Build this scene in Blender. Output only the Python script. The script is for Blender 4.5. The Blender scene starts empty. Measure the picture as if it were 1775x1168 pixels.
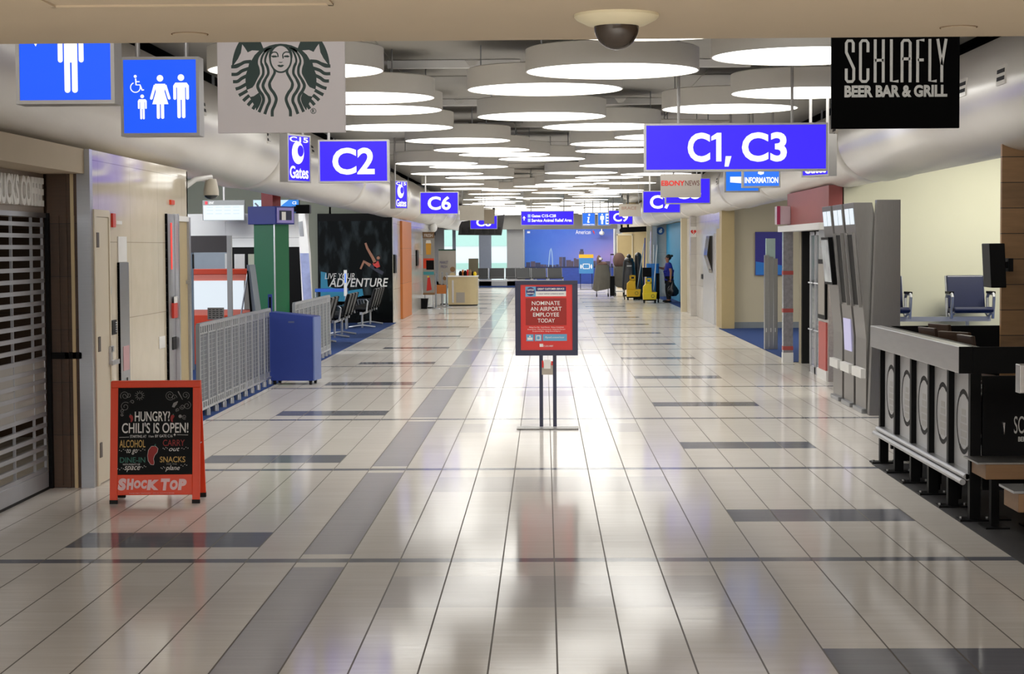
import bpy, bmesh, math, random
from mathutils import Vector, Matrix
random.seed(7)
PI = math.pi
SC = bpy.context.scene
COL = SC.collection

# ------------------------------------------------------------------ camera
FOC = 3230.0                       # focal length in pixels of the 1775 x 1168 frame
EYE = Vector((0, 0, 1.8))
_y = Vector((944 - 887.5, 584 - 429, -FOC)).normalized()      # concourse axis seen by the camera
_r = Vector((1, 0.0058, 0))
_x = (_r - _y * _r.dot(_y)).normalized()
_z = _x.cross(_y)
R2W = Matrix((_x, _y, _z))          # camera space -> world
cam = bpy.data.cameras.new('camera')
cam.sensor_width = 36
cam.lens = FOC / 1775 * 36
cam.clip_end = 300
camo = bpy.data.objects.new('camera', cam)
camo.matrix_world = Matrix.Translation(EYE) @ R2W.to_4x4()
COL.objects.link(camo)
SC.camera = camo

# ------------------------------------------------------------------ world, exposure
w = bpy.data.worlds.new('world'); SC.world = w; w.use_nodes = True
nt = w.node_tree
bg = nt.nodes['Background']
sky = nt.nodes.new('ShaderNodeTexSky'); sky.sky_type = 'PREETHAM'
sky.sun_direction = (0.3, -0.5, 0.8); sky.turbidity = 6
mixc = nt.nodes.new('ShaderNodeMixRGB'); mixc.inputs[0].default_value = 0.85
mixc.inputs[2].default_value = (0.95, 0.97, 1.0, 1)
nt.links.new(sky.outputs[0], mixc.inputs[1]); nt.links.new(mixc.outputs[0], bg.inputs[0])
bg.inputs[1].default_value = 1.5
SC.view_settings.view_transform = 'Standard'
SC.view_settings.look = 'None'
SC.view_settings.exposure = 0.0
SC.view_settings.gamma = 1.0
SC.view_settings.use_curve_mapping = False
DISC_STRENGTH = 4.7

def area_light(name, loc, sx, sy, power, col=(1, 1, 1), rot=(0, 0, 0)):
    l = bpy.data.lights.new(name, 'AREA'); l.shape = 'RECTANGLE'; l.size = sx; l.size_y = sy
    l.energy = power; l.color = col
    o = bpy.data.objects.new(name, l); o.location = loc; o.rotation_euler = rot; COL.objects.link(o)
    return o
# unseen area lights in the side rooms that open off the concourse
area_light('waiting_room_fill', (-8, 25, 3.42), 3, 4, 420, (0.95, 0.98, 1), (math.radians(32), 0, 0))  # tilted to brighten the white partition
area_light('waiting_room_fill', (-7.5, 38, 3.42), 5, 3, 420, (0.95, 0.98, 1), (math.radians(35), 0, 0))  # tilted to wash the end wall
area_light('waiting_room_fill', (-6.3, 30.5, 3.42), 3, 1.5, 230, (0.97, 0.99, 1), (math.radians(35), 0, 0))  # extra unseen light added to brighten the white partition
area_light('seating_alcove_lamp', (6.1, 22.9, 3.4), 2.0, 0.9, 120, (1, 0.97, 0.86))
area_light('alcove_lamp', (6.6, 35, 3.4), 2, 6, 200, (1, 0.97, 0.9))
# unseen lights added behind the camera; the tilted one brightens the hanging signs
area_light('entrance_hall_fill', (0.3, -3.5, 3.6), 6, 3, 850, (1, 0.985, 0.96), (math.radians(58), 0, 0))
area_light('entrance_hall_fill', (0.3, -2.0, 3.7), 8, 8, 860, (1, 0.985, 0.96))
area_light('shop_fill', (-5.4, 13.2, 2.45), 1.5, 2.0, 22, (1, 0.9, 0.75))  # unseen light added so the shop interior does not go black
area_light('mural_fill', (1.2, 89.6, 3.85), 5, 1.6, 420, (1, 1, 1), (math.radians(30), 0, 0))  # unseen light added to brighten the skyline print
area_light('far_hall_lamp', (0.6, 78, 3.6), 6, 10, 500, (1, 1, 1))

# ------------------------------------------------------------------ materials
def lin(c):
    return tuple(((v / 255) / 12.92 if v / 255 <= 0.04045 else ((v / 255 + 0.055) / 1.055) ** 2.4) for v in c)

def mat(name, rgb, rough=0.5, metal=0.0, emit=0.0, noise=0.06, scale=8.0, bump=0.0, spec=0.5, stretch=(1, 1, 1)):
    m = bpy.data.materials.new(name); m.use_nodes = True
    t = m.node_tree; b = t.nodes['Principled BSDF']
    c = lin(rgb)
    b.inputs['Roughness'].default_value = rough
    b.inputs['Metallic'].default_value = metal
    b.inputs['Specular IOR Level'].default_value = spec
    tc = t.nodes.new('ShaderNodeTexCoord'); mp = t.nodes.new('ShaderNodeMapping')
    mp.inputs['Scale'].default_value = stretch
    nz = t.nodes.new('ShaderNodeTexNoise'); nz.inputs['Scale'].default_value = scale; nz.inputs['Detail'].default_value = 4
    t.links.new(tc.outputs['Object'], mp.inputs[0]); t.links.new(mp.outputs[0], nz.inputs['Vector'])
    mx = t.nodes.new('ShaderNodeMixRGB')
    mx.inputs[1].default_value = tuple(v * (1 - noise) for v in c) + (1,)
    mx.inputs[2].default_value = tuple(min(1, v * (1 + noise)) for v in c) + (1,)
    t.links.new(nz.outputs['Fac'], mx.inputs[0])
    t.links.new(mx.outputs[0], b.inputs['Base Color'])
    if emit:
        b.inputs['Emission Strength'].default_value = emit
        t.links.new(mx.outputs[0], b.inputs['Emission Color'])
    if bump:
        bp = t.nodes.new('ShaderNodeBump'); bp.inputs['Strength'].default_value = bump; bp.inputs['Distance'].default_value = 0.01
        t.links.new(nz.outputs['Fac'], bp.inputs['Height']); t.links.new(bp.outputs[0], b.inputs['Normal'])
    return m

def lit(name, rgb, strength=1.0):
    """a backlit translucent face: light from inside, hardly any reflection"""
    m = mat(name, rgb, 0.4, 0, strength, 0.02, 3.0, spec=0.2)
    b = m.node_tree.nodes['Principled BSDF']
    for l in list(b.inputs['Base Color'].links): m.node_tree.links.remove(l)
    b.inputs['Base Color'].default_value = tuple(v * 0.15 for v in lin(rgb)) + (1,)
    return m

class NB:
    """tiny node-expression builder"""
    def __init__(s, m):
        s.t = m.node_tree; s.n = s.t.nodes
    def put(s, sock, v):
        if isinstance(v, (int, float)): sock.default_value = v
        else: s.t.links.new(v, sock)
    def m(s, op, a, b=0.0, c=0.0):
        n = s.n.new('ShaderNodeMath'); n.operation = op
        for i, v in enumerate((a, b, c)): s.put(n.inputs[i], v)
        return n.outputs[0]
    def between(s, v, lo, hi):
        return s.m('MULTIPLY', s.m('GREATER_THAN', v, lo), s.m('LESS_THAN', v, hi))
    def mix(s, f, a, b):
        n = s.n.new('ShaderNodeMixRGB')
        s.put(n.inputs[0], f)
        for i, v in ((1, a), (2, b)):
            if isinstance(v, tuple): n.inputs[i].default_value = v + (1,)
            else: s.t.links.new(v, n.inputs[i])
        return n.outputs[0]
    def noise(s, vec, scale, detail=3):
        n = s.n.new('ShaderNodeTexNoise'); n.inputs['Scale'].default_value = scale; n.inputs['Detail'].default_value = detail
        s.t.links.new(vec, n.inputs['Vector']); return n.outputs['Fac']
    def xyz(s, x, y, z=0.0):
        n = s.n.new('ShaderNodeCombineXYZ')
        for i, v in enumerate((x, y, z)): s.put(n.inputs[i], v)
        return n.outputs[0]
    def white(s, vec):
        n = s.n.new('ShaderNodeTexWhiteNoise'); n.noise_dimensions = '3D'
        s.t.links.new(vec, n.inputs['Vector']); return n.outputs['Value']

TILE = 0.2966; LONG = 0.593; MODULE = 4.43; BAND = 10.68 - 4 * 4.43; X0 = 0.0463
def floor_material():
    m = bpy.data.materials.new('polished_terrazzo_tile'); m.use_nodes = True
    b = NB(m); bs = b.n['Principled BSDF']
    tc = b.n.new('ShaderNodeTexCoord'); sp = b.n.new('ShaderNodeSeparateXYZ'); b.t.links.new(tc.outputs['Object'], sp.inputs[0])
    x, y = sp.outputs[0], sp.outputs[1]
    u = b.m('DIVIDE', b.m('SUBTRACT', x, X0), TILE)
    cu = b.m('FLOOR', u); fu = b.m('SUBTRACT', u, cu)
    v = b.m('FLOORED_MODULO', b.m('SUBTRACT', y, BAND), MODULE)        # 0 at a thin cross band
    mod = b.m('FLOOR', b.m('DIVIDE', b.m('SUBTRACT', y, BAND), MODULE))
    vt = b.m('DIVIDE', b.m('SUBTRACT', v, 0.08), LONG)
    cv = b.m('FLOOR', vt); fv = b.m('SUBTRACT', vt, cv)
    inside = b.between(x, -3.58, 3.8)
    tile_rand = b.white(b.xyz(cu, cv, mod))
    streak = b.noise(b.xyz(b.m('MULTIPLY', x, 1.6), b.m('MULTIPLY', y, 26.0), b.m('MULTIPLY', tile_rand, 40)), 1.0, 5)
    cloud = b.noise(b.xyz(x, y, 0.0), 0.7, 3)
    base = b.mix(streak, lin((214, 207, 197)), lin((238, 234, 228)))
    base = b.mix(b.m('MULTIPLY', tile_rand, 0.22), base, lin((204, 196, 187)))
    base = b.mix(b.m('MULTIPLY', cloud, 0.15), base, lin((222, 211, 203)))
    grey = b.mix(streak, lin((160, 157, 164)), lin((178, 175, 181)))
    dark = b.mix(streak, lin((110, 112, 120)), lin((128, 129, 137)))
    pale = b.mix(streak, lin((196, 190, 188)), lin((208, 203, 200)))
    col_mask = b.m('MULTIPLY', b.between(cu, -5.5, -3.5 - 0.99 + 0.0), b.between(v, 0.22, MODULE - 0.22))
    base = b.mix(b.m('MULTIPLY', col_mask, inside), base, grey)
    lm = b.m('MULTIPLY', b.between(cu, -10.5, -6.5), b.between(v, 0.49, 1.08))
    rm = b.m('MULTIPLY', b.between(cu, 3.5, 7.5), b.between(v, 1.48, 2.04))
    base = b.mix(b.m('ADD', lm, rm), base, dark)
    pm = b.m('MULTIPLY', b.between(cu, -3.5, 2.5), b.between(v, MODULE - 1.42, MODULE - 0.525))
    base = b.mix(b.m('MULTIPLY', pm, 0.85), base, pale)
    band = b.m('ADD', b.m('LESS_THAN', v, 0.065), b.m('GREATER_THAN', v, MODULE - 0.065))
    base = b.mix(b.m('MULTIPLY', band, inside), base, dark)
    gl = b.m('ADD', b.m('LESS_THAN', fu, 0.014), b.m('GREATER_THAN', fu, 0.986))
    gc = b.m('MULTIPLY', b.m('LESS_THAN', fv, 0.008), 0.18)
    grout = b.m('MAXIMUM', b.m('MULTIPLY', gl, 0.92), gc)
    base = b.mix(grout, base, lin((92, 84, 76)))
    b.t.links.new(base, bs.inputs['Base Color'])
    rg = b.m('ADD', 0.06, b.m('MULTIPLY', streak, 0.08))
    b.t.links.new(b.m('ADD', rg, b.m('MULTIPLY', grout, 0.3)), bs.inputs['Roughness'])
    bp = b.n.new('ShaderNodeBump'); bp.inputs['Strength'].default_value = 0.10; bp.inputs['Distance'].default_value = 0.004
    hgt = b.m('MULTIPLY', streak, 0.35)
    b.t.links.new(hgt, bp.inputs['Height']); b.t.links.new(bp.outputs[0], bs.inputs['Normal'])
    # worn wax: a mirror-like film that covers the stone only in part
    bs.inputs['Specular IOR Level'].default_value = 0.0
    gl_ = b.n.new('ShaderNodeBsdfGlossy'); gl_.inputs['Color'].default_value = (1, 1, 1, 1)
    b.t.links.new(b.m('ADD', rg, b.m('MULTIPLY', grout, 0.3)), gl_.inputs['Roughness']); b.t.links.new(bp.outputs[0], gl_.inputs['Normal'])
    fr = b.n.new('ShaderNodeFresnel'); fr.inputs['IOR'].default_value = 1.42
    ms = b.n.new('ShaderNodeMixShader'); b.t.links.new(b.m('MULTIPLY', b.m('MULTIPLY', fr.outputs[0], 0.66), b.m('SUBTRACT', 1.0, b.m('MULTIPLY', grout, 0.8))), ms.inputs[0])
    b.t.links.new(bs.outputs[0], ms.inputs[1]); b.t.links.new(gl_.outputs[0], ms.inputs[2])
    b.t.links.new(ms.outputs[0], b.n['Material Output'].inputs['Surface'])
    return m

def slab_material(name, c1, c2, joint, sx, sz, rough=0.12, axis=1):
    """polished stone panels on a wall: joints every sx along the wall and sz up"""
    m = bpy.data.materials.new(name); m.use_nodes = True
    b = NB(m); bs = b.n['Principled BSDF']
    tc = b.n.new('ShaderNodeTexCoord'); sp = b.n.new('ShaderNodeSeparateXYZ'); b.t.links.new(tc.outputs['Object'], sp.inputs[0])
    a = sp.outputs[axis]; z = sp.outputs[2]
    fa = b.m('FLOORED_MODULO', a, sx); fz = b.m('FLOORED_MODULO', z, sz)
    j = b.m('MAXIMUM', b.m('LESS_THAN', fa, 0.006), b.m('LESS_THAN', fz, 0.006))
    n1 = b.noise(tc.outputs['Object'], 5.0, 6)
    base = b.mix(n1, lin(c1), lin(c2))
    base = b.mix(b.m('MULTIPLY', j, 0.6), base, lin(joint))
    b.t.links.new(base, bs.inputs['Base Color']); bs.inputs['Roughness'].default_value = rough; bs.inputs['Specular IOR Level'].default_value = 0.32
    return m

def plank_material(name, c1, c2, width, axis=2, gap=0.02, along=(6, 6, 60)):
    m = bpy.data.materials.new(name); m.use_nodes = True
    b = NB(m); bs = b.n['Principled BSDF']
    tc = b.n.new('ShaderNodeTexCoord'); sp = b.n.new('ShaderNodeSeparateXYZ'); b.t.links.new(tc.outputs['Object'], sp.inputs[0])
    q = b.m('DIVIDE', sp.outputs[axis], width); c = b.m('FLOOR', q); f = b.m('SUBTRACT', q, c)
    rnd = b.white(b.xyz(c, 3.0, 1.0))
    mp = b.n.new('ShaderNodeMapping'); mp.inputs['Scale'].default_value = along
    b.t.links.new(tc.outputs['Object'], mp.inputs[0])
    g = b.noise(mp.outputs[0], 1.0, 6)
    base = b.mix(b.m('ADD', b.m('MULTIPLY', g, 0.6), b.m('MULTIPLY', rnd, 0.4)), lin(c1), lin(c2))
    base = b.mix(b.m('LESS_THAN', f, gap), base, lin((20, 14, 10)))
    b.t.links.new(base, bs.inputs['Base Color']); bs.inputs['Roughness'].default_value = 0.5
    return m

M = {}
M['floor'] = floor_material()
M['carpet'] = mat('blue_carpet', (52, 72, 120), 0.95, noise=0.25, scale=60, bump=0.3, spec=0.1)
M['bar_floor'] = mat('charcoal_rubber_floor', (46, 45, 46), 0.6, noise=0.2, scale=12)
M['soffit'] = mat('beige_soffit_paint', (190, 175, 151), 0.75, noise=0.04, scale=3)
M['ceiling'] = mat('grey_ceiling_paint', (176, 174, 168), 0.8, noise=0.05, scale=2)
M['black'] = mat('black_void', (10, 10, 10), 0.8)
M['duct'] = mat('white_duct_enamel', (222, 218, 211), 0.27, noise=0.03, scale=2)
M['marble'] = slab_material('cream_marble_panel', (205, 192, 168), (224, 213, 192), (120, 108, 90), 1.1, 0.62, 0.08)
M['marble_end'] = slab_material('cream_marble_panel_end', (205, 192, 168), (224, 213, 192), (120, 108, 90), 1.1, 0.62, 0.045, 0)
M['grey_marble'] = slab_material('grey_marble_panel', (186, 180, 172), (210, 206, 200), (120, 112, 104), 1.2, 0.8, 0.15)
M['steel'] = mat('brushed_steel', (168, 170, 174), 0.28, 1.0, noise=0.08, scale=4, stretch=(1, 1, 30))
M['dark_steel'] = mat('dark_brushed_steel', (152, 150, 147), 0.36, 1.0, noise=0.12, scale=5, stretch=(40, 40, 1.5))
M['alu'] = mat('satin_aluminium', (196, 198, 202), 0.35, 0.8)
M['white'] = mat('white_enamel', (232, 231, 228), 0.4, noise=0.02)
M['drum'] = mat('white_lamp_shade', (236, 233, 226), 0.6, noise=0.02)
M['glow'] = lit('lamp_diffuser_glow', (255, 252, 246), DISC_STRENGTH)
M['blk'] = mat('black_powder_coat', (9, 9, 10), 0.45, noise=0.15, spec=0.1)
M['blk_gloss'] = mat('black_gloss', (8, 8, 9), 0.12)
M['sign_box'] = mat('sign_casing_grey', (176, 174, 172), 0.4, 0.3)
M['gate_blue'] = lit('gate_sign_blue_lit', (62, 40, 250), 1.0)
M['rest_blue'] = lit('restroom_sign_blue_lit', (34, 92, 250), 1.0)
M['sign_white'] = lit('sign_lettering_white_lit', (255, 255, 255), 1.05)
M['red'] = mat('red_enamel', (206, 44, 22), 0.4, noise=0.03)
M['sign_red'] = mat('red_poster_paper', (214, 36, 28), 0.35, noise=0.02)
M['navy'] = mat('navy_enamel', (22, 26, 62), 0.35)
M['beige_wall'] = mat('beige_wall_paint', (196, 186, 160), 0.7, noise=0.03, scale=2)
M['yellow_wall'] = mat('pale_yellow_wall_paint', (214, 212, 188), 0.7, noise=0.03, scale=2)
M['sage_wall'] = mat('grey_green_wall_paint', (166, 168, 150), 0.7, noise=0.03, scale=2)
M['grey_wall'] = mat('light_grey_wall_paint', (190, 190, 190), 0.7, noise=0.03, scale=2)
M['taupe'] = mat('taupe_metal_fascia', (150, 137, 126), 0.45, 0.2, noise=0.08, scale=20, stretch=(1, 1, 20))
M['door_cream'] = mat('cream_door_paint', (216, 205, 182), 0.45, noise=0.02)
M['tan_door'] = mat('tan_door_paint', (176, 156, 112), 0.45, noise=0.04)
M['brown_wood'] = plank_material('dark_brown_wood_panel', (58, 40, 26), (86, 62, 42), 0.4, 2, 0.01)
M['barn_wood'] = plank_material('weathered_brown_planks', (92, 70, 47), (176, 134, 88), 0.21, 2, 0.03, (3, 10, 26))
M['bench_wood'] = plank_material('oiled_brown_bench_wood', (110, 82, 52), (150, 112, 74), 0.5, 2, 0.0, (4, 30, 60))
M['orange_wood'] = plank_material('orange_wood_jamb', (176, 96, 36), (204, 122, 52), 0.9, 2, 0.005, (40, 40, 3))
M['glass'] = mat('smoked_glass', (60, 66, 70), 0.06, 0.0, noise=0.02)
M['screen'] = lit('white_screen_lit', (226, 236, 244), 0.95)
M['green'] = mat('green_pillar_wrap', (18, 104, 66), 0.5, noise=0.04)
M['blue'] = mat('royal_blue_plastic', (44, 66, 150), 0.5, noise=0.06)
M['orange'] = mat('orange_enamel', (226, 66, 24), 0.45, noise=0.03)
M['salmon'] = mat('salmon_plastic', (232, 130, 112), 0.45, noise=0.03)
M['seat_blue'] = mat('navy_leatherette', (24, 31, 64), 0.32, noise=0.1, bump=0.1)
M['seat_blk'] = mat('black_leatherette', (11, 12, 15), 0.5, noise=0.1)
M['yellow'] = mat('yellow_plastic', (232, 200, 20), 0.4, noise=0.03)
M['rubber'] = mat('black_rubber', (20, 20, 20), 0.8)
M['skin'] = mat('skin_tone', (176, 122, 96), 0.55)
M['hair'] = mat('dark_hair', (26, 20, 18), 0.6)
M['polo'] = mat('royal_blue_polo', (34, 44, 150), 0.8, noise=0.1)
M['trouser'] = mat('black_trousers', (20, 22, 28), 0.85, noise=0.15)
M['bag'] = mat('black_bin_liner', (26, 27, 31), 0.25, noise=0.2, bump=0.6, scale=14)
M['tan'] = mat('tan_laminate', (196, 178, 138), 0.45, noise=0.06)

# ------------------------------------------------------------------ mesh builder
_text_cache = {}
def text_verts(s, bold, shear, space):
    k = (s, bold, shear, space)
    if k not in _text_cache:
        cu = bpy.data.curves.new('t', 'FONT'); cu.body = s; cu.size = 1; cu.offset = bold; cu.shear = shear
        cu.resolution_u = 4; cu.space_character = space
        o = bpy.data.objects.new('t', cu); COL.objects.link(o)
        dg = bpy.context.evaluated_depsgraph_get()
        me = bpy.data.meshes.new_from_object(o.evaluated_get(dg))
        vs = [v.co.copy() for v in me.vertices]; fs = [tuple(p.vertices) for p in me.polygons]
        bpy.data.objects.remove(o); bpy.data.curves.remove(cu); bpy.data.meshes.remove(me)
        _text_cache[k] = (vs, fs)
    return _text_cache[k]

class MB:
    def __init__(s): s.v = []; s.f = []; s.mi = []; s.mats = []
    def midx(s, m):
        m = M[m] if isinstance(m, str) else m
        if m not in s.mats: s.mats.append(m)
        return s.mats.index(m)
    def add(s, vs, fs, m, T=None):
        n = len(s.v); i = s.midx(m)
        for p in vs:
            p = Vector(p)
            s.v.append(T @ p if T else p)
        for f in fs: s.f.append(tuple(n + k for k in f)); s.mi.append(i)
        return s
    def box(s, x0, x1, y0, y1, z0, z1, m, T=None):
        vs = [(x, y, z) for x in (x0, x1) for y in (y0, y1) for z in (z0, z1)]
        return s.add(vs, [(0, 1, 3, 2), (4, 6, 7, 5), (0, 4, 5, 1), (2, 3, 7, 6), (0, 2, 6, 4), (1, 5, 7, 3)], m, T)
    def prism(s, pts, a, b, m, plane='XZ', T=None):
        n = len(pts)
        def put(p, d):
            return {'XZ': (p[0], d, p[1]), 'YZ': (d, p[0], p[1]), 'XY': (p[0], p[1], d)}[plane]
        vs = [put(p, a) for p in pts] + [put(p, b) for p in pts]
        fs = [tuple(range(n)), tuple(range(2 * n - 1, n - 1, -1))] + [(i, (i + 1) % n, n + (i + 1) % n, n + i) for i in range(n)]
        return s.add(vs, fs, m, T)
    def cyl(s, p0, p1, r, m, n=12, r1=None, T=None):
        p0, p1 = Vector(p0), Vector(p1); r1 = r if r1 is None else r1
        d = (p1 - p0).normalized(); a = d.orthogonal().normalized(); b = d.cross(a)
        vs = []
        for p, q in ((p0, r), (p1, r1)):
            for i in range(n):
                t = 2 * PI * i / n
                vs.append(p + (a * math.cos(t) + b * math.sin(t)) * q)
        fs = [(i, (i + 1) % n, n + (i + 1) % n, n + i) for i in range(n)] + [tuple(range(n - 1, -1, -1)), tuple(range(n, 2 * n))]
        return s.add(vs, fs, m, T)
    def tube(s, pts, r, m, n=8, T=None):
        pts = [Vector(p) for p in pts]; rs = r if isinstance(r, (list, tuple)) else [r] * len(pts)
        vs = []; a = None
        for k, p in enumerate(pts):
            d = (pts[min(k + 1, len(pts) - 1)] - pts[max(k - 1, 0)]).normalized()
            a = d.orthogonal().normalized() if a is None else (a - d * a.dot(d)).normalized()
            b = d.cross(a)
            for i in range(n):
                t = 2 * PI * i / n; vs.append(p + (a * math.cos(t) + b * math.sin(t)) * rs[k])
        fs = [(k * n + i, k * n + (i + 1) % n, (k + 1) * n + (i + 1) % n, (k + 1) * n + i) for k in range(len(pts) - 1) for i in range(n)]
        fs += [tuple(range(n - 1, -1, -1)), tuple(range((len(pts) - 1) * n, len(pts) * n))]
        return s.add(vs, fs, m, T)
    def lathe(s, prof, m, n=32, c=(0, 0, 0), axis='Z', T=None, caps=True):
        vs = []; c = Vector(c)
        for r, h in prof:
            for i in range(n):
                t = 2 * PI * i / n; u, q = r * math.cos(t), r * math.sin(t)
                vs.append(c + Vector({'Z': (u, q, h), 'Y': (u, h, q), 'X': (h, u, q)}[axis]))
        k = len(prof)
        fs = [(j * n + i, j * n + (i + 1) % n, (j + 1) * n + (i + 1) % n, (j + 1) * n + i) for j in range(k - 1) for i in range(n)]
        if caps and prof[0][0] > 1e-5: fs.append(tuple(range(n - 1, -1, -1)))
        if caps and prof[-1][0] > 1e-5: fs.append(tuple(range((k - 1) * n, k * n)))
        return s.add(vs, fs, m, T)
    def ball(s, c, r, m, n=14, k=8, T=None):
        rx, ry, rz = r if isinstance(r, (list, tuple)) else (r, r, r)
        vs = []; fs = []
        for j in range(k + 1):
            p = PI * j / k
            for i in range(n):
                t = 2 * PI * i / n
                vs.append((c[0] + rx * math.sin(p) * math.cos(t), c[1] + ry * math.sin(p) * math.sin(t), c[2] + rz * math.cos(p)))
        for j in range(k):
            for i in range(n):
                fs.append((j * n + i, j * n + (i + 1) % n, (j + 1) * n + (i + 1) % n, (j + 1) * n + i))
        return s.add(vs, fs, m, T)
    # flat printed / cut shapes in the XZ plane that face -Y at depth y, e thick
    def poly(s, pts, y, m, e=0.001, T=None): return s.prism(pts, y - e, y, m, 'XZ', T)
    def disc(s, cx, cz, r, y, m, n=40, e=0.001, rz=None, a0=0.0, T=None):
        rz = rz or r
        return s.poly([(cx + r * math.cos(2 * PI * i / n + a0), cz + rz * math.sin(2 * PI * i / n + a0)) for i in range(n)], y, m, e, T)
    def ring(s, cx, cz, r0, r1, y, m, n=40, a0=0.0, a1=2 * PI, e=0.001, T=None):
        k = n
        for i in range(k):
            t0 = a0 + (a1 - a0) * i / k; t1 = a0 + (a1 - a0) * (i + 1) / k
            s.poly([(cx + r * math.cos(t), cz + r * math.sin(t)) for r, t in ((r0, t0), (r1, t0), (r1, t1), (r0, t1))], y, m, e, T)
        return s
    def stroke(s, pts, wd, y, m, e=0.001, T=None):
        P = [Vector(p) for p in pts]; L = []; Rr = []
        for k, p in enumerate(P):
            d = (P[min(k + 1, len(P) - 1)] - P[max(k - 1, 0)])
            d = d.normalized() if d.length > 1e-9 else Vector((1, 0)); nn = Vector((-d.y, d.x))
            h = (wd[k] if isinstance(wd, (list, tuple)) else wd) / 2
            L.append(p + nn * h); Rr.append(p - nn * h)
        for k in range(len(P) - 1):
            s.poly([tuple(L[k]), tuple(L[k + 1]), tuple(Rr[k + 1]), tuple(Rr[k])], y, m, e, T)
        return s
    def text(s, t, x0, x1, z0, z1, y, m, bold=0.0, shear=0.0, e=0.002, space=1.0, T=None):
        vs, fs = text_verts(t, bold, shear, space)
        if not vs: return s
        ax, bx = min(v.x for v in vs), max(v.x for v in vs); az, bz = min(v.y for v in vs), max(v.y for v in vs)
        q = [((x0 + (v.x - ax) / (bx - ax) * (x1 - x0)), y - e, (z0 + (v.y - az) / max(1e-6, bz - az) * (z1 - z0))) for v in vs]
        n = len(q); back = [(p[0], y, p[2]) for p in q]
        cnt = {}
        for f in fs:
            for i in range(len(f)):
                a, b = f[i], f[(i + 1) % len(f)]
                cnt[(a, b)] = cnt.get((a, b), 0) + 1
        sides = [(a, b, b + n, a + n) for (a, b) in cnt if (b, a) not in cnt]
        return s.add(q + back, list(fs) + sides, m, T)
    def build(s, name, parent=None, loc=None, smooth=False, bevel=0.0, auto=True):
        me = bpy.data.meshes.new(name)
        me.from_pydata([tuple(p) for p in s.v], [], s.f)
        for m in s.mats: me.materials.append(m)
        me.polygons.foreach_set('material_index', s.mi)
        bm = bmesh.new(); bm.from_mesh(me); bmesh.ops.recalc_face_normals(bm, faces=bm.faces); bm.to_mesh(me); bm.free()
        if smooth: me.polygons.foreach_set('use_smooth', [True] * len(me.polygons))
        me.update()
        o = bpy.data.objects.new(name, me); COL.objects.link(o)
        if parent is not None: o.parent = parent
        if loc is not None: o.location = loc
        if bevel:
            b = o.modifiers.new('bevel', 'BEVEL'); b.width = bevel; b.segments = 2; b.limit_method = 'ANGLE'
            b.harden_normals = False
        if smooth:
            me.set_sharp_from_angle(angle=math.radians(40))
        return o

def tag(o, label, cat, group=None):
    o['label'] = label; o['category'] = cat
    if group: o['group'] = group
    return o
def thing(name, label, cat, loc=(0, 0, 0), rz=0.0, group=None):
    o = bpy.data.objects.new(name, None); COL.objects.link(o); o.empty_display_size = 0.1
    o.location = loc; o.rotation_euler = (0, 0, rz)
    return tag(o, label, cat, group)
def struct(name, mb, smooth=False):
    o = mb.build(name, smooth=smooth); o['kind'] = 'structure'; return o
def dup(root, loc, label, rz=None, group=None):
    r = root.copy(); COL.objects.link(r); r.location = loc
    if rz is not None: r.rotation_euler = (0, 0, rz)
    r['label'] = label
    if group: r['group'] = group
    for ch in list(root.children):
        c = ch.copy(); COL.objects.link(c); c.parent = r
        for g in list(ch.children):
            d = g.copy(); COL.objects.link(d); d.parent = c
    return r

# a survey of the photograph: where the sight line through a pixel meets a plane of the place
def ray(px, py): return R2W @ Vector((px - 887.5, 584 - py, -FOC))
def at_y(px, py, Y):
    d = ray(px, py); return EYE + d * (Y / d.y)
def at_x(px, py, X):
    d = ray(px, py); return EYE + d * (X / d.x)
def on_floor(px, py, z=0.0):
    d = ray(px, py); return EYE + d * ((z - EYE.z) / d.z)

# ================================================================== THE SETTING
CEIL = 3.75
LX, RX = -3.43, 3.75               # faces of the concourse walls
struct('floor', MB().box(-16, 16, -12, 100, -0.1, 0, 'floor'))
struct('floor_carpet_waiting_room', MB().box(-14, -3.6, 18.0, 45, 0.0, 0.008, 'carpet'))
struct('floor_carpet_alcove', MB().box(3.82, 9, 28.95, 41.0, 0.0, 0.008, 'carpet'))
struct('floor_carpet_far', MB().box(4.0, 4.4, 52.0, 67.5, 0.0, 0.008, 'carpet').box(-8, 0.6, 84.5, 90, 0, 0.008, 'carpet'))
struct('floor_bar', MB().box(2.69, 7, 7, 15.35, 0.0, 0.006, 'bar_floor'))
struct('floor_raised', MB().box(3.95, 9, 15.75, 24.65, 0.0, 0.58, 'carpet'))

# low soffit above the photographer, its straight far edge spanning the concourse
sof = MB()
sof.box(-7, 7, 2.6, 6.33, 2.5, 2.62, 'soffit')
for xx in (-3.6, 3.6):
    for yy in (3.2, 5.8): sof.cyl((xx, yy, 2.6), (xx, yy, CEIL), 0.03, 'soffit', 8)
struct('ceiling_front', sof)
pn = MB()
for a, b_ in (((-1.41, 3.2), (-1.395, 5.36)), ((-0.615, 3.2), (-0.6, 5.36)), ((-1.41, 5.345), (-0.6, 5.36))):
    pn.box(a[0], b_[0], a[1], b_[1], 2.494, 2.5, 'soffit')
o = pn.build('access_panel_frame'); tag(o, 'thin rectangular access hatch outline in the beige soffit overhead', 'hatch')

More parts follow.
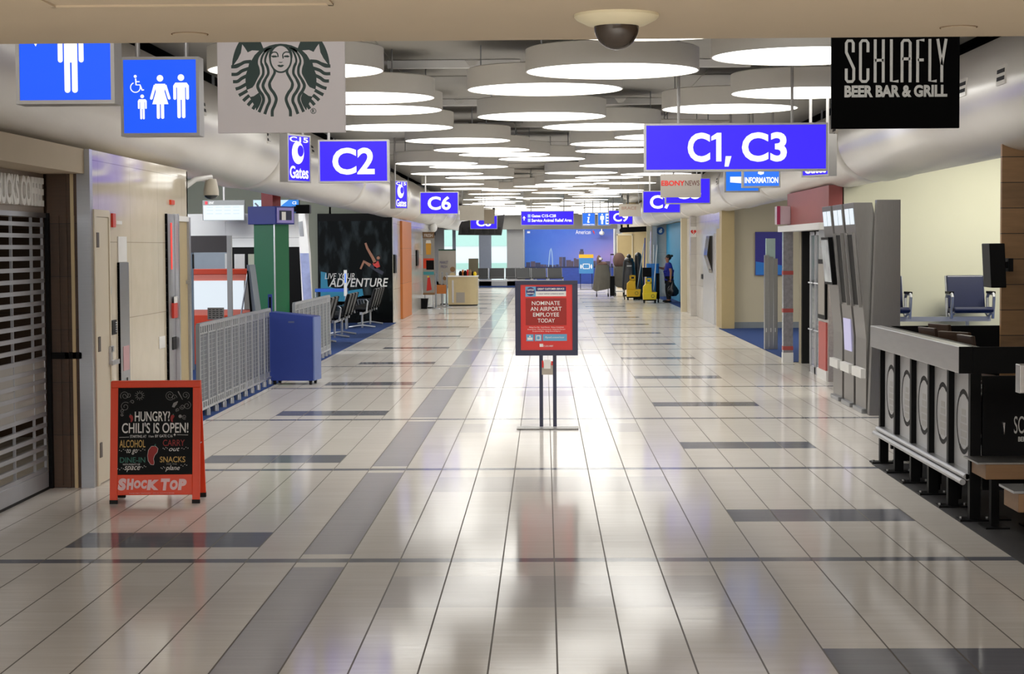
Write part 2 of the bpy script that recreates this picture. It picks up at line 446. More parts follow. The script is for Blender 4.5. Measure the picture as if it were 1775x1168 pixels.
struct('ceiling_entrance', MB().box(-7, 7, -10, 6.33, CEIL, CEIL + .1, 'ceiling').box(-7, 7, -10.1, -10, 0, CEIL, 'grey_wall').box(7, 7.1, -10, 6.3, 2.5, 3.8, 'grey_wall').box(-7.1, -7, -10, 6.3, 0, 3.8, 'grey_wall'))
struct('ceiling', MB().box(-3.72, 4.06, 6.33, 92, CEIL, CEIL + 0.1, 'ceiling'))
struct('ceiling_void', MB().box(-3.72, -3.67, 6.33, 88, CEIL + .1, 4.3, 'black').box(-5.2, -3.67, 6.33, 88, 4.3, 4.35, 'black')
       .box(-5.2, -5.15, 6.33, 18, 2.4, 4.35, 'black').box(-5.2, -5.15, 18, 45, 3.5, 4.35, 'black').box(-5.2, -5.15, 45, 88, 2.4, 4.35, 'black')
       .box(5.4, 5.45, 6.33, 41, 3.5, 4.35, 'black').box(5.4, 5.45, 41, 88, 2.4, 4.35, 'black').box(4.01, 4.06, 6.33, 88, CEIL + .1, 4.3, 'black').box(4.01, 5.4, 6.33, 88, 4.3, 4.35, 'black'))
struct('ceiling_waiting_room', MB().box(-14, -4.3, 18, 45, 3.5, 3.6, 'ceiling'))
struct('ceiling_alcove', MB().box(4.55, 9.2, 8, 41.2, 3.5, 3.6, 'ceiling'))
struct('ceiling_far', MB().box(-10, 10, 62.2, 95, 3.86, 3.95, 'ceiling'))
cr = MB()
for k in range(18):
    yy = 8 + k * 4.4
    cr.box(-3.25, 3.45, yy, yy + 0.02, CEIL - 0.012, CEIL, 'ceiling')
for xx in (-1.6, 0.1, 1.8):
    cr.box(xx, xx + 0.02, 6.4, 90, CEIL - 0.010, CEIL, 'ceiling')
struct('trim_1', cr)

# walls left of the concourse
struct('wall_left_shop', MB().box(-3.97, -3.77, 6.35, 11.6, 0, 2.55, 'grey_marble').box(-3.97, -3.77, -10, 6.35, 0, 2.5, 'grey_marble').box(-3.97, -3.77, 11.6, 14.0, 2.05, 2.55, 'taupe')
       .box(-7, -6.9, 8, 18, 0, 2.55, 'brown_wood').box(-7, -3.8, 11.0, 11.1, 0, 2.55, 'brown_wood').box(-7, -3.43, 17.85, 17.9, 0, 2.55, 'brown_wood')
       .box(-7, -3.77, 8, 17.9, 2.55, 2.6, 'black'))
struct('wall_left_bulkhead', MB().box(-3.95, -3.46, 6.4, 14.02, 2.375, 2.56, 'soffit'))
wl = MB().box(-3.62, LX, 14.08, 17.9, 0, 2.56, 'marble')
struct('wall_left_marble', wl)
struct('wall_left_waiting_room', MB().box(-14, -3.68, 45.0, 45.2, 0, 3.5, 'sage_wall').box(-14.1, -14, 18, 45.2, 0, 3.5, 'sage_wall')
       .box(-14, -3.63, 17.9, 18.0, 0, 2.56, 'beige_wall').box(-14, -7, 17.9, 18.0, 0, 3.5, 'beige_wall'))
struct('wall_left_far', MB().box(-3.9, -3.68, 45.2, 62, 0, 2.56, 'grey_marble').box(-8, -3.9, 61.8, 62, 0, 3.9, 'grey_wall'))
# walls right of the concourse
struct('wall_right_near', MB().box(7, 7.1, -10, 15.7, 0, 3.5, 'barn_wood'))
struct('wall_right_yellow', MB().box(3.95, 9, 24.7, 24.85, 0, 3.5, 'yellow_wall').box(9, 9.1, 15, 41.2, 0, 3.5, 'yellow_wall'))
struct('wall_right_shop', MB().box(RX, RX + 0.18, 24.7, 28.9, 2.06, 2.6, mat('dusty_red_fascia', (158, 84, 80), 0.5))
       .box(RX, RX + 0.18, 24.7, 25.6, 0, 2.06, mat('shop_stone', (176, 168, 164), 0.15, noise=0.25, scale=30))
       .box(RX + 0.18, RX + 2, 28.7, 28.9, 0, 3.4, 'beige_wall').box(RX + 1.2, RX + 1.25, 24.85, 28.7, 0, 2.6, 'black')
       .box(RX + 0.1, RX + 1.3, 24.85, 28.7, 2.6, 2.65, 'black').box(RX + 0.19, RX + 1.2, 28.6, 28.69, 0, 2.6, 'black'))
struct('wall_right_alcove', MB().box(4.0, 9, 41.0, 41.2, 0, 3.5, 'beige_wall'))
struct('baseboard_alcove', MB().box(4.13, 9, 40.97, 41.0, 0.0, 0.14, mat('grey_rubber_base', (128, 134, 140), 0.6)))
wr = MB()
wr.box(3.93, 4.13, 41.2, 50.0, 0, 2.58, 'grey_marble').box(3.93, 4.13, 50.6, 52.0, 0, 2.58, 'grey_marble').box(4.1, 4.9, 51.9, 52.0, 0, 2.58, 'beige_wall')
struct('wall_right_doors', wr)
struct('trim_2', MB().box(3.86, 4.14, 40.75, 41.25, 0, 2.58, 'tan_door').box(3.78, 3.93, 48.4, 48.7, 0, 2.58, 'grey_marble').box(3.78, 4.35, 51.6, 51.95, 0, 2.58, 'beige_wall'))
struct('wall_right_cloud', MB().box(4.4, 4.6, 52.0, 67.5, 0, 2.6, mat('sky_blue_wall_graphic', (36, 146, 196), 0.45, noise=0.1, scale=1)))
struct('wall_right_far', MB().box(3.85, 4.4, 67.5, 70, 0, 3.8, 'grey_marble').box(4.4, 10, 67.5, 67.7, 0, 3.9, 'beige_wall'))
# end of the hall
struct('wall_far', MB().box(-1.1, 10, 92, 92.2, 0, 3.9, 'grey_wall').box(3.42, 10, 82, 82.2, 0, 3.9, 'tan').box(10, 10.1, 67.5, 92, 0, 3.9, 'grey_wall')
       .box(-8.1, -8, 62, 90, 0, 3.9, 'grey_wall').box(-1.15, -1.0, 88.3, 92, 0, 3.9, 'grey_wall'))
struct('ceiling_header', MB().box(-8, 3.42, 87.6, 88.0, 2.66, 3.9, 'ceiling'))
wf = MB()
for x0, x1 in ((-8, -4.75), (-4.35, -4.2), (-3.1, -2.52), (-1.78, -1.0)):
    wf.box(x0, x1, 88.0, 88.3, 0, 3.9, mat('blue_grey_mullion', (152, 160, 176), 0.5) if x1 - x0 < 0.7 else 'grey_wall')
wf.box(-8, -1.0, 88.0, 88.3, 0, 0.22, 'grey_wall')
struct('wall_window', wf)
for k, (x0, x1) in enumerate(((-4.75, -4.35), (-4.2, -3.1), (-2.52, -1.78))):
    g = MB().box(x0, x1, 88.12, 88.14, 0.22, 3.0, 'pane_glass') if 'pane_glass' in M else None
    if g is None:
        pg = bpy.data.materials.new('pane_glass'); pg.use_nodes = True
        bs = pg.node_tree.nodes['Principled BSDF']; bs.inputs['Transmission Weight'].default_value = 1.0
        bs.inputs['Roughness'].default_value = 0.0; bs.inputs['IOR'].default_value = 1.05; bs.inputs['Base Color'].default_value = (0.93, 0.98, 0.97, 1)
        M['pane_glass'] = pg
        g = MB().box(x0, x1, 88.12, 88.14, 0.22, 3.0, 'pane_glass')
    struct('window_%d' % (k + 1), g)
# the apron outdoors beyond the window wall
struct('ground_apron', MB().box(-60, 40, 100, 280, -3.1, -3.0, mat('pale_concrete_apron', (225, 226, 222), 0.8)))
struct('wall_outside_terminal', MB().box(-60, 30, 190, 195, -3, 2.0, mat('white_terminal_base', (236, 240, 240), 0.5)).box(-60, 30, 189.9, 195, 2.0, 9, mat('pale_green_terminal', (190, 226, 214), 0.5)).box(-60, 30, 189.8, 190, -.35, .25, mat('pale_green_strip', (176, 214, 200), 0.5)))

# ------------------------------------------------------------------ round ducts
def duct(name, cx, cz, r, joints, label):
    prof = [(r, 6.45)]
    y = 6.45
    for j in joints:
        prof += [(r, j - 1.6), (r + 0.012, j - 1.3), (r + 0.002, j - 0.95), (r + 0.016, j - 0.6), (r + 0.006, j - 0.35)]
        for k in range(1, 7):
            a = PI / 2 * k / 6
            prof.append((r + 0.006 - 0.10 * (1 - math.cos(a)), j - 0.35 + 0.33 * math.sin(a)))
        prof += [(r - 0.11, j), (r - 0.11, j + 0.12)]
        for k in range(6, 0, -1):
            a = PI / 2 * k / 6
            prof.append((r - 0.06 * (1 - math.cos(a)), j + 0.12 + 0.2 * (1 - math.sin(a))))
        prof.append((r, j + 0.34))
    prof.append((r, 88))
    t = thing(name, label, 'air duct', (cx, 6.45, cz))
    MB().lathe([(a, b - 6.45) for a, b in prof], 'duct', 72, (0, 0, 0), 'Y').build('duct_skin', t, smooth=True)
    hg = MB()
    for yy in range(9, 87, 6):
        hg.box(-0.012, 0.012, yy - 6.45, yy - 6.41, r - 0.05, CEIL + .01 - cz, 'steel')
    hg.build('hanger_strap', t)
    return t
JOINTS_L = (23.0, 33.5, 39.6, 44.5, 50, 56, 62, 68, 74)
JOINTS_R = (22.6, 31.5, 37.8, 44.0, 50, 56, 62, 68, 74)
DL = (-3.72, 3.07, 0.52); DR = (4.0, 3.07, 0.50)
duct('ventilation_duct', *DL, JOINTS_L, 'big white round ventilation duct running above the coffee shop and waiting room side')
duct('ventilation_duct', *DR, JOINTS_R, 'big white round ventilation duct running above the bar and dark red shop side')

def on_duct(px, py, D):
    d = ray(px, py); dx, dz = d.x, d.z
    ox, oz = -D[0], EYE.z - D[1]
    A = dx * dx + dz * dz; B = 2 * (ox * dx + oz * dz); C_ = ox * ox + oz * oz - D[2] ** 2
    q = B * B - 4 * A * C_
    t = (-B - math.sqrt(max(q, 0))) / (2 * A)
    return EYE + d * t
vent0 = None
VL = [(351, 185, DL, 'two-slot air outlet on the coffee shop side duct, behind the family restroom sign'),
      (465, 238, DL, 'two-slot air outlet on the coffee shop side duct, under the round emblem sign'),
      (541, 258, DL, 'two-slot air outlet on the coffee shop side duct, beside the C2 sign'),
      (706, 325, DL, 'tiny two-slot air outlet on the far duct just before the C6 sign'),
      (1736, 130, DR, 'two-slot air outlet on the bar side duct, the one nearest the soffit'),
      (1669, 152, DR, 'two-slot air outlet on the bar side duct, right behind the black bar sign'),
      (1446, 230, DR, 'two-slot air outlet on the bar side duct, beside the end of the C1 C3 sign'),
      (1243, 313, DR, 'tiny two-slot air outlet on the bar side duct beside the C5 sign')]
for px, py, D, lab in VL:
    p = on_duct(px, py, D)
    n = Vector((p.x - D[0], 0, p.z - D[1])).normalized()
    ang = math.atan2(n.z, n.x)
    pl = MB().box(-0.03, 0.006, -0.14, 0.14, -0.075, 0.075, 'duct')
    sl = MB().box(0.004, 0.009, -0.115, 0.115, 0.012, 0.042, 'black').box(0.004, 0.009, -0.115, 0.115, -0.045, -0.015, 'black')
    if vent0 is None:
        vent0 = thing('air_outlet', lab, 'air vent', p, 0, 'air outlets on the ducts')
        vent0.rotation_euler = (0, -ang, 0)
        pl.build('plate', vent0); sl.build('slots', vent0)
    else:
        c = dup(vent0, p, lab); c.rotation_euler = (0, -ang, 0)

# ------------------------------------------------------------------ drum lamps under the ceiling
DISC_D, DISC_Z = 1.5, 3.315
meas = [(1129, 370), (1393, 322), (516, 304), (1062, 299), (946, 269), (1396, 260), (627.5, 257), (1264, 234), (651, 236), (940, 223),
        (1043, 205), (685, 206), (1158, 187), (1076, 176), (795, 183), (836, 167), (1079, 164), (875, 159), (940, 151), (760, 143), (812, 140),
        (1073, 139), (1008, 127), (776, 127), (1137, 124), (832, 120), (1056, 119), (1000, 114), (786, 109), (1083, 109), (942, 105), (981, 107), (815, 101)]
disc_xy = []
for cx, wd in meas:
    Y = FOC * DISC_D / wd
    disc_xy.append([(cx - 944) / FOC * Y, Y])
rng = random.Random(11)
tries = 0
while len(disc_xy) < 74 and tries < 6000:
    tries += 1
    p = [rng.uniform(-2.25, 2.35), rng.uniform(46.5, 86.5)]
    if all(math.hypot(p[0] - q[0], p[1] - q[1]) > 1.62 for q in disc_xy) and not (abs(p[0] + 2.4) < 1.8 and abs(p[1] - 71.2) < 1.2): disc_xy.append(p)
for it in range(60):                                   # keep neighbours from touching
    for i in range(len(disc_xy)):
        for j in range(i):
            a, b_ = disc_xy[i], disc_xy[j]
            d = math.hypot(a[0] - b_[0], a[1] - b_[1])
            if d < 1.53:
                s = (1.53 - d) / 2 * (1 if a[1] >= b_[1] else -1)
                a[1] += s; b_[1] -= s
near_labels = ['glowing round drum lamp just past the soffit edge, behind the dome camera',
               'glowing round drum lamp beside the black bar sign, upper of two',
               'glowing round drum lamp half hidden by the white emblem sign, topmost of four there',
               'large glowing round drum lamp just below the dome camera, dark seam along its top',
               'large glowing round drum lamp between the dome camera lamp and the white emblem sign',
               'glowing round drum lamp beside the black bar sign, farther of the two there',
               'glowing round drum lamp beside the white emblem sign, second from the top there',
               'glowing round drum lamp directly above the C1 C3 sign',
               'glowing round drum lamp beside the white emblem sign, third from the top there',
               'glowing round drum lamp with a wire hanging at its edge, mid ceiling',
               'glowing round drum lamp touching the top corner of the C1 C3 sign',
               'glowing round drum lamp level with the lower edge of the white emblem sign']
d0 = None
order = sorted(range(len(disc_xy)), key=lambda i: disc_xy[i][1])
for i, (X, Y) in enumerate(disc_xy):
    lab = near_labels[i] if i < len(near_labels) else ('glowing round drum lamp in the middle rows over the gate signs' if i < 33 else 'small glowing round drum lamp in the crowded far rows of the ceiling')
    grp = 'drum ceiling lamps' if i < len(near_labels) else ('drum ceiling lamps of the middle rows' if i < 33 else 'drum ceiling lamps of the far rows')
    if d0 is None:
        d0 = thing('drum_lamp', lab, 'ceiling lamp', (X, Y, DISC_Z), 0, grp)
        R_ = DISC_D / 2
        MB().lathe([(R_ - 0.012, 0.0), (R_, 0.0), (R_, 0.19), (R_ - 0.02, 0.2), (0.0, 0.2)], 'drum', 64, caps=False).build('shade', d0, smooth=True)
        MB().lathe([(0.0, 0.004), (R_ - 0.012, 0.004), (R_ - 0.012, 0.02), (0.0, 0.02)], 'glow', 64).build('diffuser', d0)
        for k in range(3):
            a = 2 * PI * k / 3 + 0.5
            MB().cyl((0.62 * math.cos(a), 0.62 * math.sin(a), 0.19), (0.62 * math.cos(a), 0.62 * math.sin(a), CEIL - DISC_Z + 0.005), 0.007, 'steel', 6).build('hanging_rod', d0)
    else:
        dup(d0, (X, Y, DISC_Z), lab, rng.uniform(0, 2), grp)

# white cable channels fixed under the ceiling, with notched edges
def channel(x0, x1, Y, label):
    pts = [(x0, 0), (x1, 0), (x1, 0.08)]
    x = x1
    while x - 0.7 > x0:
        pts += [(x - 0.42, 0.08), (x - 0.47, 0.02), (x - 0.53, 0.02), (x - 0.58, 0.08)]; x -= 0.7
    pts.append((x0, 0.08))
    o = MB().prism(pts, 0, 0.09, 'white').build('cable_channel', loc=(0, Y, CEIL - 0.085)); tag(o, label, 'cable channel', 'cable channels under the ceiling')
channel(-1.62, -0.24, 19.4, 'white notched cable channel under the ceiling between emblem sign and dome camera')
channel(1.62, 2.15, 19.5, 'short white cable channel under the ceiling above the C1 C3 sign')
channel(-2.6, 2.9, 24.5, 'long white notched cable channel crossing the ceiling over the C2 sign')
channel(-2.6, 2.9, 29.0, 'long white notched cable channel crossing the ceiling past the C2 sign')

# ------------------------------------------------------------------ on the soffit
t = thing('dome_camera', 'dark security dome in a cream ring on the soffit overhead', 'security camera', at_y(1066, 22, 5.53) * 1.0)
t.location = (0.22, 5.66, 2.5)
MB().lathe([(0.0, 0.0), (0.128, 0.0), (0.128, -0.008), (0.12, -0.016), (0.088, -0.032), (0.07, -0.036), (0.0, -0.036)], mat('cream_camera_ring', (214, 206, 176), 0.5), 48).build('ring', t, smooth=True)
MB().lathe([(0.068 * math.cos(a * PI / 24), -0.036 - 0.07 * math.sin(a * PI / 24)) for a in range(0, 13)], mat('smoked_dome', (60, 52, 46), 0.08), 40).build('dome', t, smooth=True)
for X, Y, lab in ((-1.15, 6.08, 'round cream cover plate in the soffit above the restroom signs'), (1.335, 6.06, 'round cream cover plate in the soffit above the black bar sign')):
    t = thing('sprinkler_cover', lab, 'sprinkler', (X, Y, 2.5))
    MB().lathe([(0, -0.004), (0.055, -0.004), (0.055, -0.001), (0, 0.0)], 'soffit', 32).build('cover_plate', t)
    MB().lathe([(0.056, 0.0), (0.06, -0.002), (0.06, 0.0)], mat('tan_shadow_gap', (120, 96, 70), 0.8), 32, caps=False).build('rim', t)

# ================================================================== HANGING SIGNS
def person_icon(mb, cx, z0, h, y, m, dress=False):
    """restroom pictogram h tall standing on z0"""
    r = h * 0.075
    mb.disc(cx, z0 + h - r, r, y, m, 24)
    def cap(xa, xb, za, zb):
        q = (xb - xa) / 2
        pts = [(xa, zb)] + [((xa + xb) / 2 - q * math.cos(PI * i / 8), za + q - q * math.sin(PI * i / 8)) for i in range(9)] + [(xb, zb)]
        mb.poly(pts, y, m)
    u = h
    if not dress:
        sh = 0.18 * u
        pts = [(cx - sh, z0 + .74 * u), (cx - sh + .05 * u, z0 + .81 * u), (cx + sh - .05 * u, z0 + .81 * u), (cx + sh, z0 + .74 * u), (cx + sh, z0 + .70 * u), (cx - sh, z0 + .70 * u)]
        mb.poly(pts, y, m)
        for s in (-1, 1):
            a, b = sorted((cx + s * .18 * u, cx + s * .112 * u)); cap(a, b, z0 + .42 * u, z0 + .72 * u)
            a, b = sorted((cx + s * .092 * u, cx + s * .012 * u)); cap(a, b, z0, z0 + .46 * u)
        mb.poly([(cx - .092 * u, z0 + .42 * u), (cx + .092 * u, z0 + .42 * u), (cx + .092 * u, z0 + .75 * u), (cx - .092 * u, z0 + .75 * u)], y, m)
    else:
        mb.poly([(cx - .12 * u, z0 + .80 * u), (cx + .12 * u, z0 + .80 * u), (cx + .10 * u, z0 + .62 * u), (cx + .185 * u, z0 + .335 * u), (cx - .185 * u, z0 + .335 * u), (cx - .10 * u, z0 + .62 * u)], y, m)
        for s in (-1, 1):
            mb.stroke([(cx + s * .115 * u, z0 + .77 * u), (cx + s * .205 * u, z0 + .47 * u)], .062 * u, y, m)
            mb.disc(cx + s * .205 * u, z0 + .47 * u, .031 * u, y, m, 14)
            a, b = sorted((cx + s * .085 * u, cx + s * .012 * u)); cap(a, b, z0, z0 + .36 * u)

def wheelchair_icon(mb, cx, cz, h, y, m):
    r = h * 0.30
    mb.ring(cx - .02 * h, cz - h / 2 + r, r - .055 * h, r, y, m, 30, PI * .62, PI * 2.08)
    mb.disc(cx - .02 * h, cz + h / 2 - .085 * h, .085 * h, y, m, 18)
    mb.stroke([(cx - .0 * h, cz + .30 * h), (cx + .02 * h, cz - .06 * h), (cx + .24 * h, cz - .06 * h), (cx + .36 * h, cz - .36 * h), (cx + .46 * h, cz - .33 * h)], .075 * h, y, m)
    mb.stroke([(cx + .0 * h, cz + .12 * h), (cx + .22 * h, cz + .12 * h)], .06 * h, y, m)

def pole_spots(cx, Y, h, depth, rz):
    # two poles, each where no lamp drum is in its way
    out = []
    for s in (-1, 1):
        for q in (.62, .72, .5, .82, .4, .9, .3, .2, .1):
            x, y = s * q * h, depth / 2
            wx, wy = cx + x * math.cos(rz) - y * math.sin(rz), Y + x * math.sin(rz) + y * math.cos(rz)
            if all(math.hypot(wx - p[0], wy - p[1]) > DISC_D / 2 + .02 for p in disc_xy): out.append(s * q); break
    return out or (-.62, .62)
def hung_sign(name, label, cat, cx, Y, z0, wd, ht, art, face='gate_blue', depth=0.14, group='lit hanging signs', frame='sign_box', rim=0.018, poles=True, rz=0.0):
    t = thing(name, label, cat, (cx, Y, z0), rz, group)
    b = MB()
    h = wd / 2
    b.box(-h, h, 0.012, depth, 0, ht, frame)
    b.box(-h, h, 0, 0.012, 0, rim, frame).box(-h, h, 0, 0.012, ht - rim, ht, frame).box(-h, -h + rim, 0, 0.012, rim, ht - rim, frame).box(h - rim, h, 0, 0.012, rim, ht - rim, frame)
    b.build('casing', t)
    MB().box(-h + rim, h - rim, 0.006, 0.012, rim, ht - rim, face).build('face_panel', t)
    if art:
        a = MB(); art(a, wd, ht); a.build('lettering', t)
    if poles:
        for sx in pole_spots(cx, Y, h, depth, rz):
            MB().cyl((sx * h, depth / 2, ht - 0.003), (sx * h, depth / 2, CEIL - z0 + 0.004), 0.015, 'sign_box', 10).build('hanger_pole', t)
    return t

def gate(cx, Y, wd, ht, txt, tw, th, label, z0=2.5, dz=0.0, name='gate_sign', bold=0.028):
    def art(a, w_, h_):
        a.text(txt, -tw / 2, tw / 2, h_ / 2 - th / 2 + dz, h_ / 2 + th / 2 + dz, 0.005, 'sign_white', bold)
    return hung_sign(name, label, 'sign', cx, Y, z0, wd, ht, art)

def px_sign(x0, x1, ybot, z0=2.5):
    """place and width of a hanging sign from its edges and bottom line in the survey"""
    d = ray((x0 + x1) / 2, ybot); Y = (z0 - EYE.z) / (d.z / d.y)
    return (at_y((x0 + x1) / 2, ybot, Y).x, Y, at_y(x1, ybot, Y).x - at_y(x0, ybot, Y).x)

cx, Y, wd = px_sign(1117, 1435, 296.5)
def art(a, w_, h_):
    k = w_ / 318
    # comma in the line hangs below the capitals
    a.text('C', (1192 - 1276) * k, (1231 - 1276) * k, (296 - 280) * k, (296 - 229) * k, 0.005, 'sign_white', 0.03)
    a.poly([((p - 1276) * k, (296 - q) * k) for p, q in ((1250.5, 229.5), (1250.5, 279), (1241.5, 279), (1241.5, 240), (1233, 243), (1233, 236), (1243, 229.5))], 0.005, 'sign_white', 0.002)
    a.poly([((1258 - 1276) * k, (296 - 270) * k), ((1268 - 1276) * k, (296 - 270) * k), ((1263 - 1276) * k, (296 - 288) * k), ((1256 - 1276) * k, (296 - 288) * k)], 0.005, 'sign_white', 0.002)
    a.text('C3', (1286 - 1276) * k, (1364 - 1276) * k, (296 - 280) * k, (296 - 229) * k, 0.005, 'sign_white', 0.03)
hung_sign('gate_sign', 'wide lit blue sign reading C1, C3', 'sign', cx, Y, 2.5, wd, 83 / 318 * wd, art)
cx, Y, wd = px_sign(552, 674, 316.5)
gate(cx, Y, wd, 0.455, 'C2', wd * 0.60, 0.285, 'lit blue sign reading C2 beside the waiting room duct')
cx, Y, wd = px_sign(728, 795, 371.5)
gate(cx, Y, wd, 0.467, 'C6', wd * 0.60, 0.285, 'lit blue sign reading C6 under the far lamps')
cx, Y, wd = px_sign(1114, 1180, 369.5)
gate(cx, Y, wd, 0.467, 'C7', wd * 0.62, 0.285, 'lit blue sign reading C7, partly behind the C5 sign')
cx, Y, wd = px_sign(1153, 1232, 353.5)
gate(cx, Y, wd, 0.43, 'C5', wd * 0.58, 0.27, 'lit blue sign reading C5, partly behind the grey news sign')
cx, Y, wd = px_sign(1055, 1097, 389)
gate(cx, Y, wd, 0.44, 'C9', wd * 0.62, 0.27, 'small lit blue sign reading C9 far down the hall')
cx, Y, wd = px_sign(815, 862, 397)
gate(cx, Y, wd, 0.5, 'C8', wd * 0.55, 0.3, 'small lit blue sign reading C8 far down the hall, top covered by blank boards')

cx, Y, wd = px_sign(903, 995, 390.5)
def art(a, w_, h_):
    a.text('Gates C15-C28', -w_ * .30, w_ * .16, h_ * .56, h_ * .76, 0.005, 'sign_white', 0.03)
    a.text('Service Animal Relief Area', -w_ * .30, w_ * .46, h_ * .24, h_ * .46, 0.005, 'sign_white', 0.03)
    a.box(-w_ * .37, -w_ * .32, 0.003, 0.005, h_ * .55, h_ * .77, 'pale_sq').box(-w_ * .37, -w_ * .32, 0.003, 0.005, h_ * .24, h_ * .47, 'pale_sq')
    a.stroke([(-w_ * .44, h_ * .35), (-w_ * .44, h_ * .6)], .03, 0.005, 'sign_white')
    a.poly([(-w_ * .47, h_ * .5), (-w_ * .44, h_ * .66), (-w_ * .41, h_ * .5)], 0.005, 'sign_white')
M['pale_sq'] = lit('pale_blue_pictogram_lit', (170, 200, 250), 1.0)
hung_sign('direction_sign', 'wide lit blue sign reading Gates C15-C28 and Service Animal Relief Area', 'sign', cx, Y, 2.5, wd, 0.455, art)

M['info_blue'] = lit('information_blue_lit', (52, 122, 244), 1.0)
def info_i(a, cx, z0, h, y):
    a.disc(cx + .06 * h, z0 + .87 * h, .11 * h, y, 'sign_white', 20)
    a.poly([(cx - .14 * h, z0 + .64 * h), (cx + .10 * h, z0 + .66 * h), (cx - .0 * h, z0 + .14 * h), (cx + .12 * h, z0 + .14 * h), (cx + .10 * h, z0 + .04 * h), (cx - .04 * h, z0), (cx - .17 * h, z0 + .06 * h), (cx - .06 * h, z0 + .56 * h), (cx - .15 * h, z0 + .56 * h)], y, 'sign_white')
cx, Y, wd = px_sign(1009, 1032, 391.5)
def art(a, w_, h_):
    info_i(a, 0, h_ * .22, h_ * .7, 0.005)
    a.text('INFORMATION', -w_ * .42, w_ * .42, h_ * .06, h_ * .15, 0.005, 'sign_white', 0.03)
hung_sign('information_sign', 'small square lit blue sign with a white letter i, far down the hall', 'sign', cx, Y, 2.5, wd, wd, art, 'info_blue')
cx, Y, wd = px_sign(1036, 1059, 391)
def art(a, w_, h_):
    person_icon(a, -w_ * .16, h_ * .1, h_ * .8, 0.005, 'sign_white')
    a.box(w_ * .10, w_ * .42, 0.003, 0.005, h_ * .1, h_ * .9, 'sign_white')
    for k in range(3): a.box(w_ * .16, w_ * .36, 0.001, 0.003, h_ * (.2 + .22 * k), h_ * (.32 + .22 * k), 'info_blue')
hung_sign('restroom_sign', 'small square lit blue sign with a white man pictogram, beside the far C9 sign', 'sign', cx, Y, 2.5, wd, wd, art, 'info_blue')
cx, Y, wd = px_sign(1287, 1353, 325)
def art(a, w_, h_):
    info_i(a, 0, h_ * .34, h_ * .58, 0.005)
    a.text('INFORMATION', -w_ * .44, w_ * .44, h_ * .12, h_ * .28, 0.005, 'sign_white', 0.035)
hung_sign('information_sign', 'square lit blue sign reading INFORMATION, hanging just below the C1 C3 sign', 'sign', cx, Y, 2.5, wd, wd * .98, art, 'info_blue')
cx, Y, wd = px_sign(1256, 1317, 333)
def art(a, w_, h_):
    a.poly([(-w_ * .34, h_ * .28), (w_ * .16, h_ * .24), (w_ * .16, h_ * .34), (w_ * .26, h_ * .46), (w_ * .26, h_ * .60), (w_ * .1, h_ * .48), (-.02 * w_, h_ * .44), (-w_ * .34, h_ * .44)], 0.005, 'sign_white')
    a.stroke([(w_ * .0, h_ * .62), (w_ * .1, h_ * .74), (w_ * .26, h_ * .7)], .05, 0.005, 'sign_white')
    a.disc(-.2 * w_, h_ * .75, .09 * w_, 0.005, 'sign_white', 20)
hung_sign('fountain_sign', 'square lit blue sign with a white drinking fountain shape, behind the INFORMATION sign', 'sign', cx, Y, 2.5, wd, wd, art, lit('fountain_blue_lit', (38, 118, 240), 1.0))

cx, Y, wd = px_sign(210, 346, 235.5)
def art(a, w_, h_):
    k = w_ / 137
    Z = lambda py: (235.5 - py) * k
    X = lambda px: (px - 278) * k
    wheelchair_icon(a, X(236), Z(145), 31 * k, 0.005, 'sign_white')
    person_icon(a, X(247), Z(206.5), 43 * k, 0.005, 'sign_white')
    person_icon(a, X(278.5), Z(206), 76 * k, 0.005, 'sign_white', True)
    person_icon(a, X(315), Z(205), 76 * k, 0.005, 'sign_white')
hung_sign('restroom_sign', 'square lit blue sign with white family and wheelchair pictograms', 'sign', cx, Y, 2.5, wd, wd, art, 'rest_blue', 0.16)
cx, Y, wd = px_sign(28, 199, 180)
def art(a, w_, h_):
    k = w_ / 171
    person_icon(a, (123.5 - 113.5) * k, 19 * k, 124 * k, 0.005, 'sign_white')
    a.poly([((52 - 113.5) * k, 120 * k), ((63 - 113.5) * k, 99 * k), ((74 - 113.5) * k, 120 * k)], 0.005, 'sign_white')
    a.stroke([((63 - 113.5) * k, 112 * k), ((63 - 113.5) * k, 142 * k)], 9 * k, 0.005, 'sign_white')
hung_sign('restroom_sign', 'lit blue sign with a large white man pictogram, cut by the soffit edge', 'sign', cx, Y, 2.5, wd, wd * 1.0, art, 'rest_blue', 0.16)

# boxes hung at a steep angle along the ducts, lit face towards the hall
def slant_sign(px0, px1, ybot, ang, label, ht, txt):
    cx, Y, wd = px_sign(px0, px1, ybot)
    def art(a, w_, h_):
        a.text(txt, -w_ * .4, w_ * .4, h_ * .08, h_ * .34, 0.005, 'sign_white', 0.02)
        a.disc(-.02, h_ * .62, w_ * .26, 0.005, 'sign_white', 24); a.disc(.03, h_ * .66, w_ * .13, 0.004, 'gate_blue', 20, 0.002)
        a.text('C15', -w_ * .4, w_ * .4, h_ * .84, h_ * .95, 0.005, 'sign_white', 0.02)
    return hung_sign('side_sign', label, 'sign', cx, Y, 2.5, 0.46, ht, art, 'gate_blue', 0.1, 'signs facing across the hall', rz=ang)
slant_sign(503, 536, 316, math.radians(66), 'grey box sign turned to face across the hall, beside the C2 sign', 0.5, 'Gates')
slant_sign(688, 704, 362, math.radians(66), 'grey box sign turned to face across the hall, beside the C6 sign', 0.5, 'Gates')
slant_sign(1393, 1432, 306, math.radians(-62), 'grey box sign turned to face across the hall, under the C1 C3 sign end', 0.42, 'Gates')

